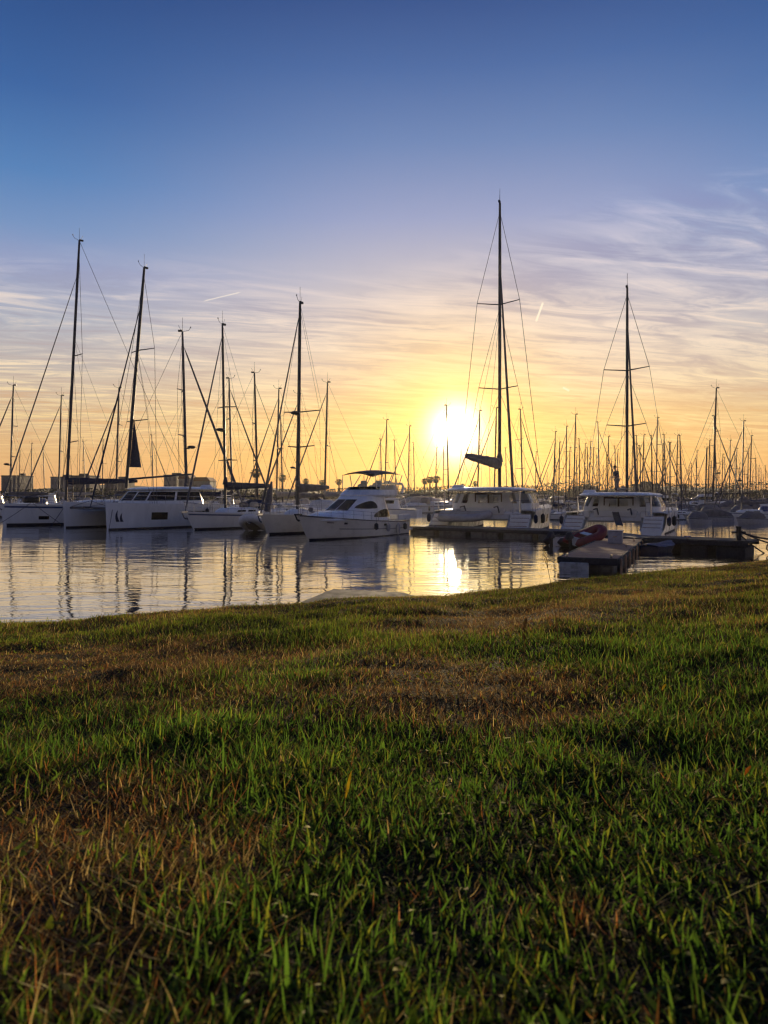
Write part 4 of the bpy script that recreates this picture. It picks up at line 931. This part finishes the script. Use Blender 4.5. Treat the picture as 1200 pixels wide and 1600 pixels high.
# catamaran with a person on the roof
G = catamaran('pale catamaran with open stern stairs and boarding plank, person standing on its roof', 12.4, 6.7, 1.7, 1.35, 1.6, 1.75, 2.35, 2.48, 3.0, 7.6, 2.6, 17.6, 6.7, (2.98, 4.6, -.05), True, mrake=(.15, 0), cover=None, spread=((.33, .33), (.60, .38)), jib=.08,
              hullwin=((.40, .50, .55, .78), (.62, .70, .55, .78)), rigkw=dict(sprz=.12, fore=.86, sweep=-.4), mastr=.105, wires=.02, roof_x=(1.0, 7.4))
aG = R(27); sr = at(1040, 46.0); left = Vector((-math.cos(aG), math.sin(aG), 0)); G.location = sr + left * 3.35; G.rotation_euler.z = math.pi / 2 - aG
pk = MB(); pk.path([(1.7, -.2, 1.4), (-1.0, -.9, .62)], .05, 6); pk.path([(1.7, .15, 1.4), (-1.0, -.55, .62)], .05, 6); pk.grid(lambda u, v: (lerp(1.7, -1.0, u), lerp(-.2, -.9, u) + v * .35, lerp(1.42, .64, u)), 8, 2); pk.build('boarding_plank', M['alu'], G)
MB().path([(7.0, .3, 2.55), (7.0, .3, 2.9), (7.0, .2, 3.15)], [.55, .45, .12], 10).build('sail_bag', M['tan'], G)

# tender hanging on the stern of the large catamaran
dF = dinghy('grey covered tender hanging across the stern of the large catamaran', 3.6, .26, 'hyp', (0, 0, 0), 0, cover='tan', motor=False)
dF.location = Fc.matrix_basis @ Vector((.65, 2.5, .80)); dF.rotation_euler = (R(6), 0, Fc.rotation_euler.z - math.pi / 2)

# person standing by the mast on the catamaran roof
def person():
    def skin(name, m, pts, edges, parent=None, root=0, sub=1):
        me = bpy.data.meshes.new(name); me.from_pydata([p[0] for p in pts], edges, []); o = bpy.data.objects.new(name, me); COL.objects.link(o); o.parent = parent; me.materials.append(m)
        md = o.modifiers.new('skin', 'SKIN'); md.use_smooth_shade = True
        for i, p in enumerate(pts):
            r = p[1]; me.skin_vertices[0].data[i].radius = r if isinstance(r, tuple) else (r, r); me.skin_vertices[0].data[i].use_root = i == root
        s = o.modifiers.new('sub', 'SUBSURF'); s.levels = sub; s.render_levels = sub; return o
    sk = mat('skin', (0.36, 0.22, 0.15), 0.6); sh = mat('dark_shirt', (0.035, 0.04, 0.06), 0.85); tr = mat('beige_trousers', (0.27, 0.23, 0.19), 0.85); hr = mat('dark_cap', (0.02, 0.02, 0.025), 0.8)
    # facing +x; z up; feet at 0
    P = [((0, 0, .95), (.13, .15)), ((.01, 0, 1.15), (.12, .15)), ((.05, 0, 1.36), (.12, .18)), ((.09, 0, 1.48), .065), ((.12, 0, 1.54), .055), ((.145, 0, 1.62), .085), ((.15, 0, 1.70), .095), ((.14, 0, 1.77), .06),
         ((.05, .20, 1.40), .065), ((.12, .25, 1.15), .048), ((.33, .17, 1.02), .036), ((.40, .14, 1.0), .03),
         ((.05, -.20, 1.40), .065), ((.10, -.26, 1.14), .048), ((.28, -.20, .95), .036), ((.35, -.17, .93), .03),
         ((0, .10, .90), .095), ((.05, .12, .50), .062), ((-.02, .13, .09), .042), ((.13, .14, .035), .036),
         ((0, -.10, .90), .095), ((.01, -.12, .50), .062), ((-.05, -.13, .09), .042), ((.10, -.14, .035), .036)]
    E = [(0, 1), (1, 2), (2, 3), (3, 4), (4, 5), (5, 6), (6, 7), (2, 8), (8, 9), (9, 10), (10, 11), (2, 12), (12, 13), (13, 14), (14, 15), (0, 16), (16, 17), (17, 18), (18, 19), (0, 20), (20, 21), (21, 22), (22, 23)]
    for (h, sd) in ((11, 1), (15, -1)):
        b = Vector(P[h][0]); 
        for k in range(4):
            i = len(P); d = Vector((1, 0, -.25 - .1 * k)).normalized(); off = Vector((0, (k - 1.5) * .018, 0)); ln = (.075, .085, .08, .06)[k]
            P.append((tuple(b + off + d * .035), .011)); P.append((tuple(b + off + d * (.035 + ln * .6) ), .0095)); P.append((tuple(b + off + d * (.035 + ln * .8) + Vector((0, 0, -.03))), .008)); E += [(h, i), (i, i + 1), (i + 1, i + 2)]
        i = len(P); P.append((tuple(b + Vector((.03, -sd * .035, .0))), .011)); P.append((tuple(b + Vector((.07, -sd * .05, -.01))), .009)); E += [(h, i), (i, i + 1)]
    body = skin('person', sk, P, E)
    skin('shirt', sh, [((0, 0, .90), (.16, .19)), ((.01, 0, 1.15), (.15, .185)), ((.05, 0, 1.36), (.15, .21)), ((.08, 0, 1.45), .10), ((.05, .21, 1.40), .088), ((.10, .245, 1.22), .075), ((.05, -.21, 1.40), .088), ((.09, -.25, 1.22), .075)], [(0, 1), (1, 2), (2, 3), (2, 4), (4, 5), (2, 6), (6, 7)], body)
    skin('trousers', tr, [((0, 0, .94), (.145, .165)), ((0, .10, .86), .115), ((.05, .12, .50), .085), ((-.01, .13, .16), .07), ((0, -.10, .86), .115), ((.01, -.12, .50), .085), ((-.04, -.13, .16), .07)], [(0, 1), (1, 2), (2, 3), (0, 4), (4, 5), (5, 6)], body)
    cp = MB().ball((.14, 0, 1.745), (.112, .10, .085), 14); cp.box((.255, 0, 1.735), (.14, .15, .018), bev=.006); cp.build('cap', hr, body)
    fc = MB().ball((.245, 0, 1.66), (.022, .016, .026), 8); fc.build('nose', sk, body)
    ey = MB(); 
    for sd in (-1, 1): ey.ball((.226, sd * .035, 1.695), (.012, .016, .010), 6)
    ey.build('eye', hr, body); MB().ball((.225, 0, 1.61), (.012, .028, .008), 8).build('mouth', mat('lips', (.25, .1, .08)), body)
    er = MB()
    for sd in (-1, 1): er.ball((.135, sd * .098, 1.68), (.022, .012, .034), 8)
    er.build('ear', sk, body)
    hb = MB()
    for sd in (-1, 1): hb.box((.07 if sd > 0 else .04, sd * .135, .04), (.27, .095, .085), bev=.03)
    hb.build('shoe', hr, body)
    return body
pr = person(); pr.location = G.matrix_basis @ Vector((6.2, .62, 2.66)); pr.scale = (1.1, 1.1, 1.1); pr.rotation_euler.z = R(195); tag(pr, 'person in a dark shirt and cap standing bent forward by the mast on a roof', 'person')

# ------------------------------------------------------------------ pontoons
def pontoon(label, a, b, w, z=.45, m='pierdk', fl='float', nfl=5, rail=True):
    a, b = Vector(a), Vector(b); d = b - a; L = d.length; t = thing('floating_pontoon', label, 'pontoon', a, math.atan2(d.y, d.x), 'floating pontoons')
    MB().box((L / 2, w / 2, z - .06), (L, w, .12), bev=.02).build('deck', M[m], t)
    MB().box((L / 2, -.045, z - .14), (L, .07, .20), bev=.03).box((L / 2, w + .045, z - .14), (L, .07, .20), bev=.03).build('rub_rail', M['darkfloat'], t)
    for k in range(nfl):
        x = L * (k + .5) / nfl; MB().box((x, w / 2, -.02), (L / nfl - .35, w - .12, .64), bev=.06).build('float', M[fl], t)
    for k in range(int(L / 4)):
        c = MB(); x = 2 + k * 4.0; c.path([(x - .16, .22, z + .10), (x + .16, .22, z + .10)], .03, 6); c.box((x, .22, z + .05), (.1, .07, .1)); c.build('cleat', M['chrome'], t)
    return t
p1a, p1b = W(636, 832.5), W(893, 842)
pontoon('long low grey pontoon running from the yacht stern in front of the large catamaran', p1a, p1b, 2.3, nfl=5)
# near dock with brown planks
dz = .40
def dock():
    nl, nr = at(874, 25.6), at(963, 24.9); fr = at(1003, 36.0); d = (fr - nr); L = d.length; d.normalize(); rz = math.atan2(d.y, d.x)
    t = thing('dock', 'short brown plank dock with upright boards on its side, reaching towards the lawn', 'dock', nr, rz); w = (nl - nr).length
    dk = MB(); nb = 84
    for k in range(nb): dk.box((L * (k + .5) / nb, w / 2, dz - .035 + random.uniform(-.004, .004)), (L / nb - .016, w - random.uniform(0, .03), .06))
    dk.box((L / 2, w / 2, dz - .10), (L - .04, w - .1, .06)); dk.build('deck', M['wood'], t, 0)
    e = MB().box((-.05, w / 2, dz - .10), (.09, w + .1, .24), bev=.02).box((L / 2, -.05, dz - .09), (L, .08, .2), bev=.02).box((L / 2, w + .05, dz - .09), (L, .08, .2), bev=.02); e.build('edge_board', M['darkfloat'], t)
    for k, (x, ww) in enumerate(((.75, 1.3), (4.2, 2.2), (8, 2.2), (11.8, 2.2))):
        MB().box((x + .2, w / 2, -.03), (ww, w - .25, .62), bev=.06).build('float', M['float'], t)
    f = MB().box((-.13, w * .73, .02), (.16, w * .52, .46), bev=.03); f.build('end_fender', M['block'], t, label='pale concrete block on the near end of the dock')
    for k in range(7):
        x = .35 + k * 1.75; MB().box((x, -.12, .06), (.16, .07, .66), bev=.015).build('side_board', M['wood'], t)
    for (x, y) in ((.35, .2), (.35, w - .2), (6, .2), (10, .2)):
        c = MB(); c.path([(x - .15, y, dz + .1), (x + .15, y, dz + .1)], .03, 6); c.box((x, y, dz + .05), (.1, .07, .1)); c.build('cleat', M['chrome'], t)
    return t, rz, w, L
Dk, Drz, Dw, DL = dock()
lk = thing('dock_locker', 'white square locker box standing on the brown dock', 'locker', Dk.matrix_basis @ Vector((8.2, .85, dz)), Drz); lk.scale = (.8, .8, .8)
MB().box((0, 0, .34), (.62, .75, .68), bev=.03).build('cabinet', M['locker'], lk); MB().box((0, 0, .71), (.68, .81, .07), bev=.02).build('lid', M['locker'], lk); MB().box((-.32, 0, .4), (.03, .2, .05)).build('handle', M['chrome'], lk)
p2a, p2b = Dk.matrix_basis @ Vector((DL - 1.2, -.1, 0)), at(1170, 32.0)
pontoon('dark low pontoon with heavy black rub rail right of the plank dock', p2a, p2b, 2.0, .55, 'darkfloat', 'darkfloat', 3)
pontoon('narrow pontoon linking the dock end with the catamaran sterns', p1b + Vector((.3, -.2, 0)), Dk.matrix_basis @ Vector((DL + .15, .4, 0)), 1.8, .45, nfl=2)
# mooring gear at the pontoon end
gt = thing('mooring_post', 'black mooring post with thick ropes at the end of the dark pontoon', 'mooring post', p2b + Vector((-.15, .6, .55)))
MB().path([(0, 0, -.1), (0, 0, .55), (0, 0, .62)], [.11, .10, .13], 10).path([(-.3, 0, .35), (.3, 0, .35)], .05, 6).build('bollard', M['black'], gt)
rp = MB(); line(rp, (0, 0, .45), (1.9, -.5, -.25), .035, .12); line(rp, (0, 0, .4), (2.6, .2, .12), .04, .2); line(rp, (0, 0, .3), (1.1, -.2, -.6), .03, .05)
rp.path([(1.5 + .4 * math.cos(a), -.3 + .25 * math.sin(a), -.2 + .25 * math.sin(a * 1.3)) for a in [i * .5 for i in range(16)]], .03, 6); rp.build('rope', M['black'], gt)
ta = thing('small_pontoon', 'low dark float holding ropes at the right picture edge', 'pontoon', p2b + Vector((1.9, -.9, 0)), .1); MB().box((1.6, 0, .12), (3.2, .7, .36), bev=.08).build('float', M['darkfloat'], ta); MB().box((1.6, 0, .33), (3.2, .5, .05), bev=.01).build('deck', M['pierdk'], ta)

# dinghies by the dock
dinghy('red inflatable dinghy with its bow raised beside the brown dock', 1.9, .23, 'red', W(897, 857) + Vector((0, 0, .12)), R(24), pitch=R(-14), roll=R(8))
dinghy('dark inflatable with red tube end floating between long pontoon and dock', 2.2, .22, 'rubber', W(866, 853), R(30))
dd = dinghy('white dinghy with hanging ropes, bow towards the lawn between two sloops', 2.6, .28, 'white', W(399, 829), R(268), motor=True, pitch=R(-14))
bt = thing('covered_boat', 'small open boat under a crumpled blue tarpaulin beside the dark pontoon', 'boat', W(1030, 861) + Vector((.8, .4, 0)), R(8))
hb = Hull(3.6, 1.5, .45, .6, rake=.4, trr=0); hb.shell(20).build('hull', M['navy'], bt)
MB().grid(lambda u, v: (u * 3.55, (v - .5) * 2 * hb.bs(min(.97, u)) * 1.06, hb.sheer(u) + .02 + .22 * math.sin(math.pi * v) * (.6 + .4 * math.sin(u * 9)) + .03 * math.sin(u * 23 + v * 11)), 24, 11).build('tarpaulin', M['tarp'], bt)
bt.location = at(1014, 32.6); bt.rotation_euler.z = R(40); bt.scale = (.55, .75, .6)

# beige covered boat behind the yacht, and boats under it
def launch(label, px, py, L, rz, m='gel', cov=None, group=None, name='motor_boat', z=.0):
    t = thing(name, label, 'motorboat', W(px, py), rz, group); h = Hull(L, L * .32, L * .10, L * .14, rake=L * .08, trr=.05, st=.9); h.shell(24).build('hull', M[m], t); h.deck(.03).build('deck', M['deck'], t); h.strip(MB(), .01, .99, .9, .97, .02).build('rub_rail', M['navy'], t)
    s = h.sheer(.5)
    if cov: Cabin([(s - .05, L * .04, L * .86, L * .155, 2.5), (s + L * .07, L * .10, L * .72, L * .13, 2.3), (s + L * .12, L * .25, L * .6, L * .09, 2.1)]).body(camber=.06).build('cover', M[cov], t)
    else:
        cb = Cabin([(s - .1, L * .30, L * .74, L * .13, 3), (s + L * .06, L * .32, L * .66, L * .12, 3), (s + L * .13, L * .33, L * .55, L * .10, 2.8), (s + L * .15, L * .30, L * .54, L * .10, 2.8)]); co = cb.body().build('cabin', M['gel'], t)
        for sd in (-1, 1): cb.patch(MB(), sd * 3, sd * 40, s + L * .065, s + L * .125).build('window', M['win'], co); cb.patch(MB(), sd * 45, sd * 130, s + L * .07, s + L * .12).build('window', M['win'], co)
        rails(t, h, .45, .95, .5, 6, r=.014)
        ar = MB()
        for sd in (-1, 1): ar.path([(L * .22, sd * L * .12, s), (L * .27, sd * L * .11, s + L * .17), (L * .27, 0, s + L * .19)], .04, 6)
        ar.build('radar_arch', M['chrome'], t)
    return t
launch('motorboat wrapped in a domed beige cover behind the yacht stern', 700, 800, 9.5, R(180), cov='tan')
# ------------------------------------------------------------------ sailing boats farther out: every mast the photo shows
LAND = [(107, 'the first tall mast'), (205, 'the raked catamaran mast'), (343, 'the navy cover sloop mast'), (465, 'the radar mast beside the yacht'), (568, 'the yacht bimini'), (700, 'the low sun'),
        (783, 'the tallest mast'), (863, 'the large catamaran bow'), (978, 'the mast where the person stands'), (1058, 'the boarding plank'), (1114, 'the tall far right mast')]
ORD = ['first', 'second', 'third', 'fourth', 'fifth', 'sixth', 'seventh', 'eighth', 'ninth', 'tenth', 'eleventh', 'twelfth', 'thirteenth', 'fourteenth', 'fifteenth', 'sixteenth', 'seventeenth', 'eighteenth', 'nineteenth', 'twentieth', 'twenty-first', 'twenty-second', 'twenty-third', 'twenty-fourth', 'twenty-fifth', 'twenty-sixth', 'twenty-seventh', 'twenty-eighth', 'twenty-ninth', 'thirtieth']
KINDS = ['navy', 'beige', 'bare', 'ketch']
def proto(kind):
    if kind not in PROTO:
        kw = dict(L=11, B=3.6, H=15, mastr=.105, wires=.013, nfender=1, mrake=(-.35, 0))
        if kind == 'navy': t = sailboat('x', stripe='blue', cover='navy', mastm='alu', jib=.08, **kw)
        elif kind == 'beige': t = sailboat('x', stripe=None, cover='tan', hullm='gel2', hood='tan', mastm='alud', jib=.07, spread=((.48, .5),), **kw)
        elif kind == 'bare': t = sailboat('x', stripe='black', cover=None, hood='grey', mastm='alud', jib=.025, spread=((.34, .5), (.62, .42)), **kw)
        else: t = sailboat('x', stripe='blue', cover='grey', hood='blue', mastm='alu', jib=.09, radar=(.33, 1), spread=((.40, .5), (.66, .42)), **kw)
        t.location = (0, -30, -40); PROTO[kind] = t; t['used'] = 0
    return PROTO[kind]
# photo column and row of the masthead, mast height in m, kind, heading in degrees (0 = bow to the right)
MASTS0 = [(15, 602, 15, 'ketch', 185), (48, 693, 13, 'beige', 170), (91, 618, 15, 'beige', 190), (181, 606, 15.5, 'navy', 200), (292, 518, 16.5, 'ketch', 8), (363, 592, 15, 'navy', 10), (403, 583, 14.5, 'bare', 5),
    (432, 608, 15, 'beige', 175), (442, 650, 13, 'bare', 20), (462, 615, 14, 'ketch', 185), (507, 598, 15, 'beige', 170), (70, 700, 12, 'navy', 20), (30, 705, 12, 'bare', 160), (133, 690, 13, 'navy', 10), (160, 688, 12, 'bare', 170), (240, 680, 13, 'navy', 15),
    (597, 686, 13, 'bare', 15), (601, 656, 14, 'beige', 175), (619, 688, 12.5, 'beige', 20), (637, 666, 14, 'navy', 170), (648, 692, 13, 'bare', 10), (680, 700, 13, 'navy', 160), (692, 698, 13, 'beige', 200), (701, 634, 15, 'bare', 15), (746, 642, 15, 'navy', 175),
    (766, 726, 11, 'bare', 20), (772, 638, 15, 'beige', 170), (792, 700, 12, 'navy', 5), (800, 742, 11, 'bare', 160), (817, 640, 15, 'navy', 12), (836, 706, 13, 'beige', 185),
    (865, 675, 14, 'beige', 165), (870, 716, 12, 'bare', 20), (884, 666, 14, 'navy', 200), (896, 648, 14.5, 'bare', 170), (906, 686, 13, 'beige', 20), (912, 693, 12.5, 'navy', 170), (920, 690, 13, 'bare', 195), (925, 700, 12, 'beige', 160), (937, 660, 14.5, 'navy', 15),
    (948, 682, 13, 'bare', 170), (957, 722, 11, 'beige', 10), (963, 703, 12, 'navy', 200), (986, 697, 12.5, 'bare', 170), (997, 681, 13, 'beige', 20), (1003, 680, 13, 'navy', 175), (1016, 716, 11.5, 'bare', 165), (1020, 681, 13, 'beige', 15), (1025, 653, 14.5, 'navy', 195),
    (1034, 693, 12.5, 'bare', 170), (1041, 679, 13.5, 'ketch', 15), (1046, 692, 12.5, 'beige', 190), (1056, 680, 13.5, 'navy', 170), (1065, 681, 13, 'bare', 20), (1075, 728, 11, 'beige', 165), (1087, 704, 12, 'navy', 170),
    (1093, 740, 11, 'bare', 10), (1101, 701, 12, 'beige', 200), (1106, 688, 12.5, 'bare', 170), (1114, 607, 16, 'bare', 178), (1120, 650, 14.5, 'ketch', 10), (1127, 710, 12, 'beige', 175), (1139, 688, 13, 'bare', 190), (1150, 706, 12.5, 'navy', 20), (1154, 724, 11, 'beige', 170),
    (1159, 658, 14.5, 'ketch', 172), (1168, 742, 11, 'bare', 15), (1171, 681, 13, 'navy', 190), (1175, 736, 11, 'beige', 160), (1182, 717, 12, 'bare', 20), (1192, 742, 11, 'navy', 170),
    (1010, 738, 11, 'navy', 20), (1030, 744, 11, 'bare', 170), (1080, 745, 11, 'bare', 15), (941, 728, 11, 'bare', 170), (890, 735, 11, 'navy', 20), (854, 738, 11, 'beige', 170), (902, 742, 11, 'navy', 200), (1197, 728, 12, 'beige', 10)]
MASTS = [(a, b, c * (random.uniform(.66, .85) if a > 850 and b > 655 else 1), k, h) for (a, b, c, k, h) in MASTS0]
for k in range(30):
    x = 862 + k * 11.4 + random.uniform(-4, 4); MASTS.append((x, random.uniform(690, 742), random.uniform(7.5, 10), random.choice(KINDS[:3]), random.choice((5, 15, 165, 175, 190))))
NAMEK = {'navy': 'navy boom cover', 'beige': 'beige boom cover', 'bare': 'bare boom', 'ketch': 'dark mast radar'}
cnt = {}
for (px, py, H, kind, hd) in sorted(MASTS):
    p = proto(kind); s = H / 15.0; D = (H - HC) * FPX / (HZ - py)
    o = p if p['used'] == 0 else copy_tree(p); p['used'] = 1
    rz = R(hd + random.uniform(-14, 14)) - math.atan2(px - 600, FPX) * .0
    s *= 1.0; o.scale = (s, s * random.uniform(.95, 1.05), s); o.rotation_euler.z = rz
    o.rotation_euler.x = R(random.uniform(-.8, .8))
    off = Matrix.Rotation(rz, 3, 'Z') @ Vector((6.6 * s, 0, 0)); o.location = at(px, D) - off
    ref = [l for l in LAND if l[0] < px - 1]
    if not ref: k = cnt[''] = cnt.get('', 0) + 1; lb = 'distant sailboat with ' + NAMEK[kind] + ', ' + ORD[k - 1] + ' thin mast from the left picture edge'
    else:
        r = ref[-1][1]; k = cnt[r] = cnt.get(r, 0) + 1; lb = 'distant sailboat with ' + NAMEK[kind] + ', ' + ORD[k - 1] + ' mast right of ' + r
    o['label'] = lb; o['category'] = 'sailboat'; o['group'] = 'sailboats moored farther out'
for k in PROTO.values():
    if 'used' in k: del k['used']

# long yacht along the right edge and motorboats among the masts
launch_list = [(858, 800, 9, 200, 'white motorboat with pale cabin just past the large catamaran bow'), (905, 797, 8.5, 150, 'white motorboat whose cabin shows left of the person catamaran'), (1080, 803, 9, 190, 'white cabin motorboat behind the boarding plank'),
    (1148, 800, 9.5, 175, 'cabin motorboat under the pair of palms, with long side windows'), (655, 806, 8, 160, 'small motorboat with dark windows between the yacht stern and the pontoon'), (640, 797, 8, 20, 'grey motorboat partly hidden by the yacht stern bulwark'),
    (1180, 796, 9, 10, 'motorboat with a radar arch at the right picture edge'), (38, 800, 9.5, 185, 'white motorboat behind the deck of the leftmost sloop'), (118, 800, 10, 175, 'motorboat showing over the nearest catamaran bow'), (232, 797, 10, 10, 'motorboat hidden behind the dark catamaran windows'),
    (330, 800, 9, 190, 'motorboat behind the sloop with the navy boom cover'), (395, 802, 9, 170, 'motorboat between the white dinghy and the tall palm'), (440, 800, 9.5, 15, 'motorboat behind the bow of the cream sloop')]
first = launch(launch_list[0][4], launch_list[0][0], launch_list[0][1], 9, R(launch_list[0][3]), group='cabin motorboats moored farther out', name='cabin_motorboat')
for (px, py, L, hd, lb) in launch_list[1:]:
    o = copy_tree(first); o.location = W(px, py); s = L / 9; o.scale = (s, s, s); o.rotation_euler.z = R(hd); o['label'] = lb

cov = launch('motorboat under a grey cover, nearest covered boat right of the person catamaran', 1062, 811, 7, R(210), m='hyp', cov='grey', group='covered motorboats on the right', name='covered_motorboat')
for (px, py, L, hd, lb) in [(1092, 806, 6, 150, 'covered motorboat behind the boarding plank rail'), (1118, 809, 6, 235, 'covered motorboat below the tall far right mast'), (1142, 806, 6, 130, 'covered motorboat under the left palm of the far right pair'),
    (1172, 808, 6, 225, 'covered motorboat under the last masts on the right'), (1196, 806, 7.5, 175, 'covered motorboat cut by the right picture edge'), (872, 806, 7, 160, 'covered motorboat just right of the large catamaran hull'), (886, 803, 7, 190, 'covered motorboat left of the person catamaran hull'),
    (1100, 800, 8, 10, 'covered motorboat in the second row under the right masts'), (1130, 800, 8, 15, 'covered motorboat in the second row between two tall masts'), (1165, 801, 8, 5, 'covered motorboat in the second row near the right edge'), (1100, 818, 4.6, 232, 'covered motorboat closest to the dark pontoon, below the boarding plank'), (1150, 816, 4.8, 140, 'covered motorboat in the front row under the pair of palms'), (1194, 818, 4.6, 215, 'covered motorboat in the front row at the right picture edge'),
    (1052, 803, 7, 170, 'covered motorboat touching the person catamaran starboard side')]:
    o = copy_tree(cov); o.location = W(px, py); s = L / 7; o.scale = (s, s, s); o.rotation_euler.z = R(hd); o['label'] = lb
# ------------------------------------------------------------------ thin evening haze
def haze():
    m = bpy.data.materials.new('evening_haze'); m.use_nodes = True; t = m.node_tree; t.nodes.clear()
    v = t.nodes.new('ShaderNodeVolumePrincipled'); v.inputs['Color'].default_value = (0.9, 0.86, 0.82, 1); v.inputs['Density'].default_value = 0.00008; v.inputs['Anisotropy'].default_value = 0.72
    o = t.nodes.new('ShaderNodeOutputMaterial'); t.links.new(v.outputs[0], o.inputs['Volume'])
    h = MB().box((0, 330, 14.0), (2000, 780, 36)).build('haze', m, smooth=0); h['kind'] = 'stuff'; h['label'] = 'thin warm evening haze over the harbour'; h['category'] = 'haze'
haze()
